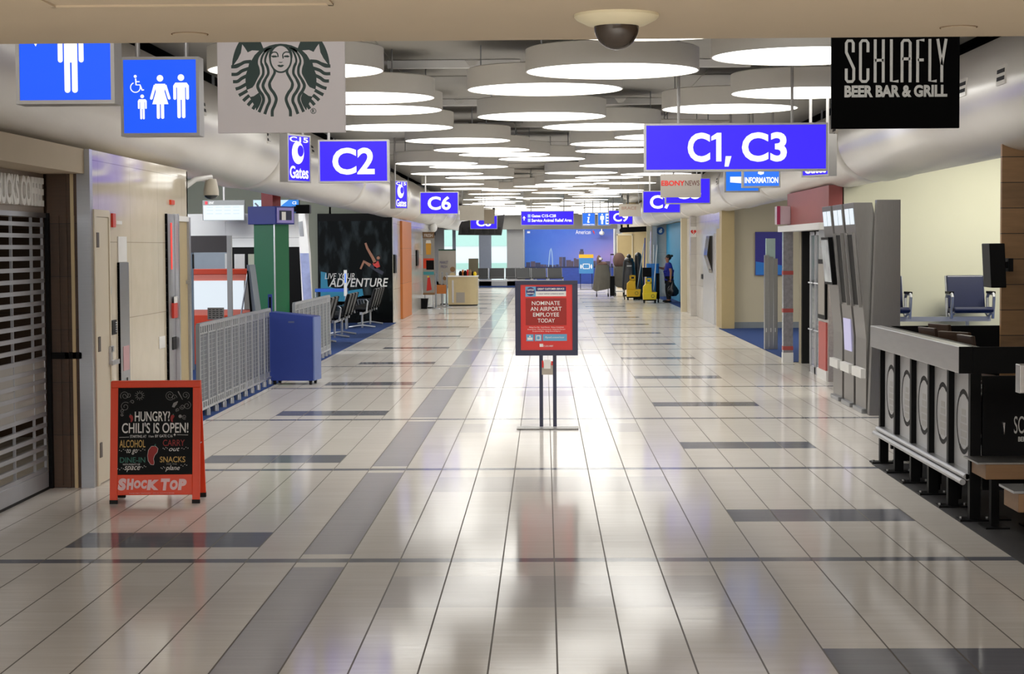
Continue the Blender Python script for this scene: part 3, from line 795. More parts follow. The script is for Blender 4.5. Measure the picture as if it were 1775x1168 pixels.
def board(name, label, x0, x1, ybot, ht, mface, art=None, z0=2.5, depth=0.03, edge='white'):
    cx, Y, wd = px_sign(x0, x1, ybot, z0)
    t = thing(name, label, 'sign', (cx, Y, z0), 0, 'hanging boards')
    h = wd / 2
    MB().box(-h, h, 0, depth, 0, ht, mface).build('board', t, bevel=0.002)
    if art:
        a = MB(); art(a, wd, ht); a.build('lettering', t)
    for sx in (-.8, .8):
        MB().cyl((sx * h, depth / 2, ht - 0.002), (sx * h, depth / 2, CEIL - z0 + 0.004), 0.006, 'steel', 6).build('hanger_rod', t)
    return t
M['board_white'] = mat('off_white_sign_board', (226, 220, 222), 0.5, noise=0.02)
M['board_black'] = mat('black_sign_board', (3, 3, 3), 0.6, spec=0.04)
M['silver_print'] = mat('silver_print', (186, 186, 182), 0.4, 0.2)
M['grey_board'] = mat('grey_sign_board', (160, 154, 146), 0.5, noise=0.03)
M['dkgreen'] = mat('dark_green_print', (18, 52, 46), 0.5, noise=0.03)
def art(a, w_, h_):
    k = w_ / 222.0
    X = lambda zx: (zx / 7.212 + 378 - 489) * k
    Z = lambda zy: (230.5 - (zy / 7.212 + 70)) * k
    q = k / 7.212
    def P(l): return [(X(p), Z(r_)) for p, r_ in l]
    def mir(l): return [(1596 - p, r_) for p, r_ in l]
    wm = 'board_white'
    def curve(l, n=5):                                   # Catmull-Rom through the points
        out = []
        for i in range(len(l) - 1):
            p0, p1, p2, p3 = l[max(i - 1, 0)], l[i], l[i + 1], l[min(i + 2, len(l) - 1)]
            for t_ in range(n):
                t = t_ / n
                out.append(tuple(.5 * (2 * p1[c] + (p2[c] - p0[c]) * t + (2 * p0[c] - 5 * p1[c] + 4 * p2[c] - p3[c]) * t * t + (3 * p1[c] - p0[c] - 3 * p2[c] + p3[c]) * t ** 3) for c in (0, 1)))
        return out + [l[-1]]
    y0, y1, y2, y3, y4 = -.0005, -.0012, -.0019, -.0026, -.0033
    a.disc(X(798), Z(350), 613 * q, y0, 'dkgreen', 96)
    tail = [(175, 352), (190, 470), (225, 590), (275, 700), (345, 800), (440, 880), (480, 905)]
    tin = [(480, 850), (435, 770), (390, 690), (362, 600), (352, 510), (357, 430), (385, 360), (400, 292), (330, 292), (260, 345)]
    bands = [[(176, 332), (240, 330), (300, 298), (350, 275), (430, 268)], [(178, 427), (250, 424), (310, 385), (395, 355)], [(196, 518), (255, 514), (305, 478), (365, 448)],
             [(228, 610), (285, 592), (370, 545)], [(268, 690), (315, 665), (375, 630)], [(322, 758), (360, 722), (400, 690)], [(380, 815), (412, 775), (440, 750)], [(440, 862), (470, 815), (490, 780)]]
    fin = [(318, 55), (352, 100), (385, 155), (440, 130), (528, 135), (470, 190), (430, 258), (345, 262), (208, 308), (262, 235), (300, 160)]
    sil = curve([(640, 95), (580, 150), (525, 220), (512, 290), (530, 350), (535, 420), (500, 490), (465, 560)]) + [(440, 592), (365, 624), (400, 712), (455, 700), (520, 655)] + curve([(540, 690), (552, 740), (530, 810), (480, 890)]) + [(560, 935), (680, 975), (798, 985)]
    a.poly(P(sil + [(1596 - p, r_) for p, r_ in reversed(sil[:-1])]), y1, wm)
    a.poly(P([(552, 30), (583, 106), (660, 72), (730, 56), (798, 50), (866, 56), (936, 72), (1013, 106), (1044, 30), (1020, -140), (576, -140)]), y1, wm)
    arc = curve([(590, 150), (660, 100), (730, 76), (798, 68), (866, 76), (936, 100), (1006, 150)])
    a.stroke(P(arc), 30 * q, y2, 'dkgreen', .0007)
    lines = [[(640, 108), (578, 185), (552, 270), (575, 350), (575, 430), (535, 500), (505, 570), (525, 632), (565, 690), (577, 752), (550, 825), (518, 900)],
             [(668, 100), (620, 190), (603, 270), (632, 345), (640, 420), (602, 490), (572, 570), (600, 640), (640, 700), (652, 765), (622, 835), (590, 925)],
             [(690, 100), (662, 200), (690, 310), (722, 395), (690, 470), (655, 540), (666, 605), (708, 665), (736, 735), (716, 810), (686, 880), (684, 955)]]
    for sg in (0, 1):
        f = mir if sg else (lambda l: l)
        a.poly(P(f(tail + tin)), y1, wm)
        for b_ in bands: a.stroke(P(f(curve(b_))), 41 * q, y2, 'dkgreen', .0007)
        a.poly(P(f(fin)), y1, wm)
        for l in lines: a.stroke(P(f(curve(l))), [q * v for v in [26] * 12 + [33] * 14 + [38] * (len(curve(l)) - 26)], y2, 'dkgreen', .0007)
    face = [(798 + 122 * math.sin(2 * PI * i / 40), 236 - 158 * math.cos(2 * PI * i / 40)) for i in range(41)]
    a.stroke(P(face), 44 * q, y3, 'dkgreen', .0007)
    a.poly(P(face[:-1]), y3 - .0001, wm)
    for l, w0 in (([(682, 172), (704, 156), (735, 155), (758, 172), (768, 215)], 15), ([(830, 236), (824, 195), (838, 168), (868, 153), (908, 160)], 15)): a.stroke(P(curve(l)), w0 * q, y4, 'dkgreen', .0006)
    for l in ([(676, 204), (700, 196), (735, 196), (768, 212), (735, 220), (700, 222)], [(828, 212), (850, 198), (885, 194), (914, 208), (890, 222), (850, 218)], [(766, 272), (785, 278), (797, 276), (810, 278), (828, 272), (812, 288), (782, 288)],
              [(752, 318), (780, 311), (797, 317), (815, 311), (842, 318), (820, 338), (797, 344), (774, 338)]): a.poly(P(l), y4, 'dkgreen', .0006)
    a.ring(X(1200), Z(890), 29 * q, 36 * q, y0, 'dkgreen', 28)
    a.text('R', X(1184), X(1216), Z(912), Z(868), y0, 'dkgreen', 0.02)
board('emblem_sign', 'white hanging board with a round dark green crowned woman emblem', 378, 599, 230, 0.82, 'board_white', art)
def art(a, w_, h_):
    k = w_ / 222
    X = lambda px: (px - 1552) * k
    Z = lambda py: (222 - py) * k
    # tall condensed capitals drawn as strokes
    wd_ = 4.9 * k
    def S(l): a.stroke([(X(p), Z(q)) for p, q in l], wd_, -0.0008, 'silver_print', 0.002)
    t, b, md = 70, 140.5, 104
    S([(1478.5, 90), (1478.5, 74), (1476, t), (1469, t), (1466.5, 74), (1466.5, 90), (1479.5, 118), (1479.5, 137), (1477, b), (1469, b), (1466.5, 137), (1466.5, 118)])
    S([(1504, 90), (1504, 74), (1501, t), (1494, t), (1491, 74), (1491, 137), (1494, b), (1501, b), (1504, 137), (1504, 118)])
    for x in (1516.5, 1530.5): S([(x, 68), (x, 142.5)])
    S([(1516, md), (1531, md)])
    S([(1544.5, 68), (1544.5, b), (1557, b)])
    S([(1563, 142.5), (1563, 74), (1566, t), (1574, t), (1577, 74), (1577, 142.5)]); S([(1563, 102), (1577, 102)])
    S([(1590, 142.5), (1590, t), (1601.5, t)]); S([(1590, md), (1600.5, md)])
    S([(1611, 68), (1611, b), (1623, b)])
    S([(1624.5, 68), (1631.8, 113), (1631.8, 142.5)]); S([(1639, 68), (1631.8, 113)])
    a.text('BEER BAR & GRILL', X(1463.5), X(1641.5), Z(168), Z(147), -0.0008, 'silver_print', 0.045)
board('bar_sign', 'black hanging board with tall condensed silver lettering above BEER BAR & GRILL', 1441, 1663, 222.5, 0.66, 'board_black', art)
def art(a, w_, h_):
    a.text('EBONY', -w_ * .48, w_ * .10, h_ * .50, h_ * .72, -0.0005, 'sign_red', 0.03)
    a.text('NEWS', w_ * .11, w_ * .46, h_ * .50, h_ * .72, -0.0005, mat('dark_brown_print', (96, 50, 44), 0.5), 0.005)
board('news_sign', 'grey hanging board with red and brown news shop lettering', 1145, 1215, 342, 0.33, 'grey_board', art)
def art(a, w_, h_): a.text('BRACE', -w_ * .38, w_ * .3, h_ * .55, h_ * .8, -0.0005, mat('faded_rose_print', (186, 140, 120), 0.5), 0.0)
board('shop_sign', 'small pale hanging board with faded rose lettering over the C9 sign', 1073, 1111, 375, 0.28, mat('pale_board', (206, 198, 184), 0.5), art)
board('blank_board', 'pale blank hanging board beside the far C8 sign', 797, 839, 382, 0.38, mat('pale_board_b', (196, 190, 178), 0.5))
board('blank_board', 'brown-grey blank hanging board in front of the far C8 sign', 839, 857, 388, 0.42, mat('brown_board', (150, 138, 118), 0.5))

# ================================================================== FREE-STANDING SIGNS IN THE HALL
# pedestal poster stand
base = on_floor(949, 743)
t = thing('poster_stand', 'dark blue pedestal stand with a red NOMINATE AN AIRPORT EMPLOYEE poster, mid floor', 'sign stand', base, math.radians(-1.5))
S = base.y / FOC                     # metres per pixel at the stand
def PX(px): return (px - 949) * S
def PZ(py): return (743 - py) * S
fr = MB()
x0, x1, z0, z1 = PX(894), PX(1002.5), PZ(615.5), PZ(485.5)
bw = 9.5 * S
fr.box(x0, x1, -0.012, 0.012, z0, z0 + bw, 'navy').box(x0, x1, -0.012, 0.012, z1 - bw * .75, z1, 'navy').box(x0, x0 + bw, -0.012, 0.012, z0 + bw, z1 - bw * .75, 'navy').box(x1 - bw, x1, -0.012, 0.012, z0 + bw, z1 - bw * .75, 'navy')
fr.box(x0 + bw * .5, x1 - bw * .5, 0.002, 0.01, z0 + bw * .5, z1 - bw * .5, 'navy')
fr.build('frame', t, bevel=0.002)
MB().box(x0 + bw, x1 - bw, -0.004, 0.002, z0 + bw, z1 - bw * .75, 'sign_red').build('poster', t)
M['paper_white'] = mat('printed_white', (240, 238, 234), 0.5, noise=0.01)
M['paper_navy'] = mat('printed_navy', (44, 40, 104), 0.5, noise=0.01)
M['paper_sky'] = mat('printed_sky_blue', (104, 168, 208), 0.5, noise=0.01)
M['paper_brick'] = mat('printed_brick_red', (160, 34, 26), 0.5, noise=0.01)
a = MB()
pw, ph = (x1 - x0), (z1 - z0)
# artwork measured on the close view of the poster (1001 x 1168 px for 120 x 140)
def QX(zx): return PX(890 + zx / 8.342) - 0.0
def QZ(zy): return PZ(480 + zy / 8.342)
def B(xa, xb, ya, yb, m, y=-0.004, e=0.0008): a.box(QX(xa), QX(xb), y - e, y, QZ(yb), QZ(ya), m)
def T(s, xa, xb, ya, yb, m, y=-0.0055, bold=0.0): a.text(s, QX(xa), QX(xb), QZ(yb), QZ(ya), y, m, bold, 0, 0.0006)
B(183, 333, 132, 277, 'paper_sky'); B(333, 770, 132, 200, 'paper_navy'); B(333, 770, 200, 272, 'paper_white')
a.disc(QX(256), QZ(203), QX(318) - QX(256), -0.0048, 'paper_navy', 32, 0.0006)
T('CATCH', 208, 304, 166, 196, 'paper_white', bold=0.02); T('RISING', 208, 304, 218, 240, 'paper_white', bold=0.02)
T('GREAT CUSTOMER SERVICE', 358, 745, 152, 180, 'paper_white', bold=0.02)
T('A GREAT AIRPORT EXPERIENCE BEGINS', 358, 738, 228, 246, 'paper_navy')
B(185, 775, 300, 690, 'paper_brick')
T('NOMINATE', 275, 680, 342, 400, 'paper_white', bold=0.006); T('AN AIRPORT', 255, 705, 424, 484, 'paper_white', bold=0.006)
T('EMPLOYEE', 292, 668, 508, 566, 'paper_white', bold=0.006); T('TODAY', 358, 606, 594, 652, 'paper_white', bold=0.006)
T('Making Your Day . Guest Moment . Giving a Compliment', 235, 735, 712, 732, 'paper_white'); T('Great Service . Pride of Performance . Respectful Manners', 210, 755, 742, 762, 'paper_white')
T('Exceptional Effort . Going Above & Beyond', 285, 685, 770, 790, 'paper_white')
B(192, 298, 822, 920, 'paper_sky'); B(314, 418, 822, 920, 'paper_sky'); B(432, 780, 820, 918, 'paper_sky')
a.disc(QX(245), QZ(852), QX(257) - QX(245), -0.0048, 'paper_white', 16, 0.0006)
a.poly([(QX(208), QZ(905)), (QX(282), QZ(905)), (QX(282), QZ(868)), (QX(208), QZ(868))], -0.0048, 'paper_white', 0.0006)
B(336, 400, 838, 908, 'paper_white', -0.0048); B(346, 388, 850, 896, 'paper_sky', -0.0056)
T('flystl.com/ccr', 466, 745, 852, 886, 'paper_white')
B(384, 436, 960, 1004, 'paper_white'); T('ST. LOUIS LAMBERT', 442, 582, 980, 1004, 'paper_white')
a.build('print', t)
for sx, nm in ((938.5, 'l'), (962, 'r')):
    MB().box(PX(sx) - 0.018, PX(sx) + 0.018, 0.0, 0.025, 0.02, PZ(614), 'navy').build('upright', t)
MB().box(PX(896), PX(1003), -0.11, 0.12, 0.004, 0.014, 'dark_steel').box(PX(900), PX(999), -0.1, 0.11, 0.0, 0.004, 'rubber').build('base_plate', t, bevel=0.003)
bx = MB().box(PX(940), PX(959), -0.03, 0.0, PZ(648.5), PZ(628), mat('grey_card_box', (186, 176, 164), 0.6)).build('card_box', t)
MB().box(PX(943.5), PX(955), -0.034, -0.03, PZ(638), PZ(622.5), 'paper_white').build('cards', bx)
MB().box(PX(940), PX(943), -0.036, -0.03, PZ(636), PZ(624), 'sign_red').box(PX(956), PX(959), -0.036, -0.03, PZ(632), PZ(625), 'sign_red').build('clip', bx)

# orange sandwich board
foot = on_floor(268, 873)
S2 = foot.y / FOC
W2, H2 = 157 * S2, 214.5 * S2
t = thing('sandwich_board', 'bright red-orange sandwich board with a chalk style menu reading HUNGRY?', 'sandwich board', foot, math.radians(2.0))
TILT = math.radians(7.5)
TF = Matrix.Translation((0, 0, 0)) @ Matrix.Rotation(-TILT, 4, 'X')      # front leaf leans back
K = H2 / 1006.0                      # metres per pixel of the close view (1028 x 1168 for 220 x 250)
def AX(zx, zy=600): return (zx - (520 + (zy - 600) * -0.0155)) * K * 1.0
def AZ(zy): return (1094 - zy) * K
M['chalk'] = mat('chalk_white', (226, 224, 220), 0.7, noise=0.05); M['chalk_dim'] = mat('chalk_dim', (140, 138, 136), 0.8)
M['chalk_gold'] = mat('chalk_gold', (196, 160, 92), 0.7); M['chalk_red'] = mat('chalk_red', (150, 44, 42), 0.7); M['chalk_green'] = mat('chalk_green', (52, 110, 96), 0.7)
M['board_orange'] = mat('red_orange_paint', (238, 66, 12), 0.45, noise=0.02)
M['slate'] = mat('menu_black', (5, 6, 7), 0.55, spec=0.15)
hw = W2 / 2
lf = MB()
oh = 365 * K; tp = AZ(88)
lf.box(-hw, hw, 0, 0.022, AZ(140), tp, 'board_orange').box(-hw, -hw + 62 * K, 0, 0.022, AZ(1064), AZ(140), 'board_orange').box(hw - 62 * K, hw, 0, 0.022, AZ(1064), AZ(140), 'board_orange')
lf.box(-hw + 62 * K, hw - 62 * K, 0, 0.022, AZ(1022), AZ(855), 'board_orange').box(-hw + 62 * K, hw - 62 * K, 0.008, 0.018, AZ(855), AZ(140), 'board_orange')
lf2 = MB()
for q in (lf,): q.v = [TF @ v for v in q.v]
lf.build('front_leaf', t, bevel=0.003)
mp = MB().box(-hw + 62 * K, hw - 62 * K, 0.002, 0.008, AZ(855), AZ(141), 'slate'); mp.v = [TF @ v for v in mp.v]; mp.build('menu_panel', t)
for sx in (-1, 1):
    f = MB(); xx = sx * (hw - 31 * K); f.box(xx - 32 * K, xx + 32 * K, -0.002, 0.024, 0.0, AZ(1062), 'rubber'); f.v = [TF @ v for v in f.v]; f.v = [Vector((v.x, v.y, max(0, v.z))) for v in f.v]; f.build('rubber_foot', t)
a = MB(); YB = 0.002
def T(s, xa, xb, ya, yb, m, bold=0.0, shear=0.0): a.text(s, AX(xa), AX(xb), AZ(yb), AZ(ya), YB, m, bold, shear, 0.0012)
def LN(l, wd, m): a.stroke([(AX(p), AZ(q)) for p, q in l], wd * K, YB, m, 0.001)
T('HUNGRY?', 352, 640, 336, 418, 'chalk', 0.01); T("CHILI'S IS OPEN!", 247, 792, 428, 514, 'chalk', 0.01)
T('STARTING AT', 314, 448, 530, 552, 'chalk', 0.0); T('11am', 468, 508, 532, 550, 'chalk'); T('BY GATE C16', 520, 662, 528, 550, 'chalk')
LN([(226, 548), (306, 546)], 3, 'chalk'); LN([(700, 530), (790, 532)], 3, 'chalk')
LN([(680, 520), (680, 540)], 5, 'chalk'); a.poly([(AX(668), AZ(532)), (AX(680), AZ(520)), (AX(692), AZ(532))], YB, 'chalk')
T('ALCOHOL', 228, 440, 570, 632, 'chalk_gold', 0.01); T('to go', 286, 376, 642, 690, 'chalk', 0.0, 0.35)
T('CARRY', 584, 762, 570, 622, 'chalk_red', 0.0); T('out', 634, 722, 634, 664, 'chalk', 0.0, 0.35)
T('DINE-IN', 232, 440, 712, 756, 'chalk_green', 0.01); T('WITH PLENTY OF', 256, 398, 764, 778, 'chalk', 0.0); T('space', 270, 400, 784, 832, 'chalk', 0.0, 0.35)
T('SNACKS', 560, 768, 708, 756, 'chalk_gold', 0.01); T('FOR THE', 616, 700, 764, 776, 'chalk_dim'); T('plane', 606, 724, 780, 832, 'chalk', 0.0, 0.35)
for xa, xb, zz in ((228, 276, 654), (386, 436, 652), (586, 620, 640), (740, 790, 640), (216, 262, 806), (408, 444, 790), (570, 600, 800), (734, 780, 780)):
    for i in range(4):
        p = xa + (xb - xa) * i / 3
        a.disc(AX(p), AZ(zz + 8 * math.sin(i * 2.1)), 3.2 * K, YB, 'chalk', 8)
# chilli peppers
def chilli(cx, cz, s, fl=1, out=True):
    pts = [(-.2, -1), (.25, -1.02), (.5, -.75), (.42, -.35), (.15, -.05), (.02, .35), (.1, .75), (.05, .98), (-.25, .95), (-.52, .55), (-.6, 0), (-.5, -.6)]
    P = [(AX(cx + fl * p * s), AZ(cz + q * s)) for p, q in pts]
    if out: a.stroke(P + P[:2], 5 * K, YB, 'chalk', 0.0006)
    a.poly(P, YB, 'chalk_red')
    a.stroke([(AX(cx + fl * .1 * s), AZ(cz - 1.0 * s)), (AX(cx + fl * .25 * s), AZ(cz - 1.25 * s))], 7 * K, YB, 'chalk_green')
chilli(505, 700, 76)
chilli(320, 394, 30, -1, False); chilli(662, 396, 30, 1, False)
# chalk scrolls in the two upper corners
def swirl(cx, cz, r0, turns, dirn=1, ph=0):
    n = int(26 * turns)
    LN([(cx + dirn * r0 * (1 - .8 * i / n) * math.cos(ph + 2 * PI * turns * i / n), cz + r0 * (1 - .8 * i / n) * math.sin(ph + 2 * PI * turns * i / n)) for i in range(n + 1)], 3.0, 'chalk_dim')
for c in ((268, 205, 38, 1.6, 1, 2.5), (300, 200, 22, 1.2, -1, 0), (272, 296, 40, 1.5, -1, 4), (250, 330, 18, 1.3, 1, 1), (330, 258, 18, 1.2, 1, 3), (246, 362, 13, 1.4, 1, 0),
          (640, 205, 40, 1.8, 1, 1), (672, 222, 24, 1.2, -1, 3), (768, 205, 32, 1.5, -1, 2), (780, 290, 34, 1.4, 1, 5), (740, 300, 22, 1.5, -1, 0), (702, 326, 16, 1.4, 1, 2), (758, 384, 20, 1.5, 1, 1), (690, 275, 14, 1.2, -1, 4)):
    swirl(*c)
for k in range(12):
    th = 2 * PI * k / 12; LN([(390 + 26 * math.cos(th), 205 + 26 * math.sin(th)), (390 + 40 * math.cos(th), 205 + 40 * math.sin(th))], 3, 'chalk_dim')
a.ring(AX(390), AZ(205), 20 * K, 23 * K, YB, 'chalk_dim', 24)
for k in range(6): LN([(706 + k * 6, 172 + k * 12), (714 + k * 6, 190 + k * 10)], 9 - k, 'chalk_dim')
a.poly([(AX(p), AZ(q)) for p, q in ((656, 300), (668, 268), (704, 252), (704, 262), (676, 306))], YB, 'chalk_dim')
a.disc(AX(724), AZ(378), 14 * K, YB, 'chalk_dim', 14)
a.v = [TF @ v for v in a.v]; a.build('chalk_lettering', t)
a = MB(); YB = 0.0
M['print_pink'] = mat('pale_pink_print', (240, 200, 200), 0.5)
for s, xa, xb, ya, yb in (('S', 214, 290, 884, 984), ('H', 286, 352, 888, 978), ('O', 346, 408, 900, 968), ('C', 404, 460, 898, 972), ('K', 452, 556, 898, 982), ('T', 566, 648, 888, 986), ('O', 640, 712, 900, 982), ('P', 706, 784, 892, 984)):
    a.text(s, AX(xa + 3), AX(xb - 3), AZ(yb), AZ(ya), YB, 'print_pink', 0.075, 0.12, 0.001)
a.text('PLEASE ENJOY RESPONSIBLY  2020 ALL RIGHTS RESERVED', AX(312), AX(680), AZ(1012), AZ(1004), YB, 'print_pink', 0, 0, 0.001)
a.v = [TF @ v for v in a.v]; a.build('brand_lettering', t)
# back leaf, leaning the other way from the shared top edge
topY = math.sin(TILT) * tp; topZ = math.cos(TILT) * tp
bk = MB()
A2 = math.radians(11)
def LB(x, d, l):        # l measured down the back leaf from its top, d through its thickness
    return (x, topY + 0.024 + d * math.cos(A2) + l * math.sin(A2), topZ - l * math.cos(A2) + d * math.sin(A2))
Lb = topZ / math.cos(A2)
def leaf(mb, xa, xb, la, lb, m, d0=0, d1=0.022):
    vs = [LB(x, d, l) for x in (xa, xb) for d in (d0, d1) for l in (la, lb)]
    mb.add(vs, [(0, 1, 3, 2), (4, 6, 7, 5), (0, 4, 5, 1), (2, 3, 7, 6), (0, 2, 6, 4), (1, 5, 7, 3)], m)
leaf(bk, -hw, hw, 0, 0.05, 'board_orange'); leaf(bk, -hw, -hw + 62 * K, 0.05, Lb - 0.035, 'board_orange'); leaf(bk, hw - 62 * K, hw, 0.05, Lb - 0.035, 'board_orange')
leaf(bk, -hw + 62 * K, hw - 62 * K, 0.05, Lb - 0.07, 'board_orange', 0.008, 0.018)
bk.build('back_leaf', t, bevel=0.003)
for sx in (-1, 1):
    f = MB(); xx = sx * (hw - 31 * K); leaf(f, xx - 32 * K, xx + 32 * K, Lb - 0.038, Lb - 0.004, 'rubber', -0.002, 0.024); f.v = [Vector((v.x, v.y, max(0, v.z))) for v in f.v]; f.build('rubber_foot', t)
MB().cyl((hw * .98, 0.06, 0.42), (hw * .98, 0.17, 0.42), 0.004, 'steel', 6).build('spreader_bar', t)

# ================================================================== COFFEE SHOP SIDE (near wall)
XS = -3.77
t = thing('rolling_shutter', 'pale grey rolling grille shutter closing off the coffee shop', 'shutter', (XS, 12.6, 0))
cu = MB(); M['shutter'] = mat('grey_shutter_slat', (176, 178, 184), 0.35, 0.6, noise=0.05)
y0, y1 = -1.5, 1.34
n = 23; z = 0.14
for k in range(n):
    zz = 0.14 + k * 0.0835
    cu.box(-0.012, 0.012, y0, y1, zz, zz + 0.03, 'shutter')
    if 5 <= k <= 9: cu.box(-0.004, 0.004, y0, y1, zz + 0.03, zz + 0.0835, mat('shutter_panel', (168, 164, 158), 0.4, 0.3) if 'shp' not in M else M['shp'])
    if k == 5: M['shp'] = cu.mats[-1]
for k in range(6):
    yy = y1 - 0.004 - (0 if k == 0 else k * 0.52 - 0.22)
    cu.box(-0.01, 0.01, yy - 0.012, yy, 0.14, 0.14 + n * 0.0835, 'shutter')
cu.build('curtain', t)
MB().box(-0.02, 0.02, y0, y1, 0.0, 0.14, 'shutter').box(-0.024, 0.024, y0, y1, 0.0, 0.02, 'blk').build('bottom_bar', t, bevel=0.003)
# coffee shop sign letters standing off the fascia
t = thing('shop_lettering', 'raised white shop sign letters ending in COFFEE on the taupe fascia', 'lettering', (-3.77, 12.18, 2.125))
a = MB(); a.text('STARBUCKS COFFEE', 0.1, 1.70, 0, 0.215, -0.006, 'white', 0.035, 0, 0.03)
RT = Matrix.Rotation(PI / 2, 4, 'Z')
a.v = [RT @ v for v in a.v]; a.build('letters', t)
# wood-faced return and steel corner post beside the shutter
struct('wall_left_return', MB().box(-3.75, -3.52, 14.02, 14.08, 0, 2.06, 'brown_wood').box(-3.70, -3.66, 14.005, 14.02, 0.02, 2.06, 'brown_wood').box(-3.57, -3.545, 14.0, 14.02, 0.0, 2.375, 'tan')
       .box(-3.63, -3.60, 14.0, 14.02, 0, 2.375, 'brown_wood').box(-3.76, -3.50, 14.0, 14.021, 0.98, 1.03, 'blk').box(-3.76, -3.73, 13.97, 14.02, 0, 2.08, 'blk').box(-3.75, -3.52, 14.01, 14.03, 2.06, 2.375, 'brown_wood'))
struct('trim_3', MB().box(-3.52, -3.42, 14.0, 14.09, 0, 2.56, 'steel'))
struct('trim_4', MB().box(-3.79, -3.745, 11.2, 14.0, 2.045, 2.08, 'steel'))

# narrow service door in the marble
yA, yB = at_x(165, 600, LX).y, at_x(186, 600, LX).y
def left_box(mb, px0, px1, z0, z1, m, d0=0.0, d1=0.01, X=LX):
    ya, yb = at_x(px0, 500, X).y, at_x(px1, 500, X).y
    return mb.box(X + d0, X + d1, ya, yb, z0, z1, m)
def zx(px, py, X=LX): return at_x(px, py, X).z
t = thing('service_door', 'narrow cream service door with black hinges in the marble wall', 'door', (LX, yA, 0)); O = Vector((LX, yA, 0))
def loc_(mb, name, parent=None, **k):
    mb.v = [v - O for v in mb.v]; return mb.build(name, t if parent is None else parent, **k)
loc_(left_box(MB(), 165, 186, 0.01, zx(175, 377), 'door_cream', 0.0, 0.012), 'leaf')
loc_(left_box(left_box(left_box(MB(), 161, 164.6, 0.0, zx(163, 363), 'door_cream', 0, 0.02), 186.4, 188, 0.0, zx(187, 366), 'door_cream', 0, 0.02), 164.6, 186.4, zx(175, 376), zx(175, 364), 'door_cream', 0, 0.02), 'door_frame')
for py in (416, 597, 782):
    loc_(left_box(MB(), 164, 168, zx(166, py + 13), zx(166, py - 13), mat('dark_bronze', (70, 56, 44), 0.4, 0.6) if 'bronze' not in M else M['bronze'], 0.012, 0.024), 'hinge')
hd = left_box(MB(), 185.5, 190, zx(187, 610), zx(187, 600), 'steel', 0.012, 0.03)
left_box(hd, 184, 196, zx(190, 632), zx(190, 624), 'steel', 0.03, 0.045); left_box(hd, 184.5, 187, zx(187, 632), zx(187, 601), 'steel', 0.012, 0.03)
loc_(hd, 'lever_handle')
M['bronze'] = mat('dark_bronze_metal', (70, 56, 44), 0.4, 0.6)
def wall_item(name, label, cat, px0, px1, py0, py1, m, d=0.03, X=LX, extra=None, z_over=None):
    pm = (px0 + px1) / 2
    ya, yb = at_x(px0, 500, X).y, at_x(px1, 500, X).y
    za, zb = (at_x(pm, py1, X).z, at_x(pm, py0, X).z) if z_over is None else z_over
    mb = MB().box(0, d, 0, yb - ya, 0, zb - za, m)
    if X > 0: mb = MB().box(-d, 0, 0, yb - ya, 0, zb - za, m)
    if extra: extra(mb, yb - ya, zb - za)
    o = mb.build(name, loc=(X, ya, za), bevel=0.002); return tag(o, label, cat)
def ex(mb, l, h):
    for k in range(5): mb.box(0.02, 0.028, l * .62, l * .95, h * (.14 + .16 * k), h * (.22 + .16 * k), 'steel')
wall_item('card_reader', 'black keypad on the marble beside the service door lever', 'card reader', 189, 197, 555, 580, 'blk', 0.022, extra=ex)
wall_item('card_reader', 'black keypad on the marble beside the tan door', 'card reader', 294.5, 309, 583, 605, 'blk', 0.022, extra=ex)
wall_item('wall_switch', 'small grey key switch on the marble above the service door keypad', 'switch', 187, 191, 497, 509, 'steel', 0.012)
wall_item('fire_strobe', 'slim red fire alarm strobe on the marble above the service door', 'fire alarm', 194, 199, 370, 394, 'red', 0.018)
wall_item('fire_strobe_lens', 'small clear strobe lamp beside the slim red alarm on the marble', 'fire alarm', 201, 210.5, 383, 389, 'white', 0.014)
wall_item('steel_panel', 'tall stainless steel door panel standing proud of the marble', 'steel panel', 203.5, 221, 0, 0, 'steel', 0.014, z_over=(0.0, 1.70),
          extra=lambda mb, l, h: mb.box(-0.0, 0.018, 0, 0.012, 0.0, h, 'blk').box(0.014, 0.017, l * .3, l * .9, .82, 1.02, mat('faded_rose_label', (206, 160, 164), 0.5)).box(0.014, 0.0165, l * .62, l * .72, .4, .76, 'blk'))
wall_item('reflection_panel', 'white panel painted as a reflection above the tall stainless steel panel', 'plaque', 204.5, 219, 410, 454, 'white', 0.01)  # plain white panel stands in for a pale reflection above the steel
wall_item('steel_jamb', 'tall dark steel jamb with a red reflection painted as a glowing strip beside the tan door', 'door jamb', 287.5, 300.5, 0, 0, 'steel', 0.016, z_over=(0.0, zx(294, 371)),
          extra=lambda mb, l, h: mb.box(0.016, 0.02, l * .50, l * .66, 1.62, h - 0.08, lit('red_reflection_strip', (255, 70, 60), 0.9)).box(-0.0, 0.02, 0, 0.03, 0, h, 'blk'))  # glowing red strip stands in for a red reflection on the steel
wall_item('fire_pull_box', 'red manual fire call box on the steel jamb by the tan door', 'fire alarm', 294.5, 303, 525, 551, 'red', 0.035, extra=lambda mb, l, h: mb.box(0.03, 0.036, l * .1, l * .9, h, h + .06, 'white'))
wall_item('beacon', 'small orange beacon high on the marble above the steel jamb', 'beacon', 295.5, 301.5, 347, 355, 'orange', 0.02)
wall_item('outlet_cover', 'pale blank cover plate low on the marble near the steel jamb', 'cover plate', 274, 284, 583, 604, 'white', 0.006)
t = thing('tan_door', 'tan painted door at the corner of the marble wall', 'door', (LX, at_x(302, 500, LX).y, 0)); O = Vector(t.location)
loc_(left_box(MB(), 303, 320, 0.01, zx(311, 384), 'tan_door', 0.0, 0.03), 'leaf')
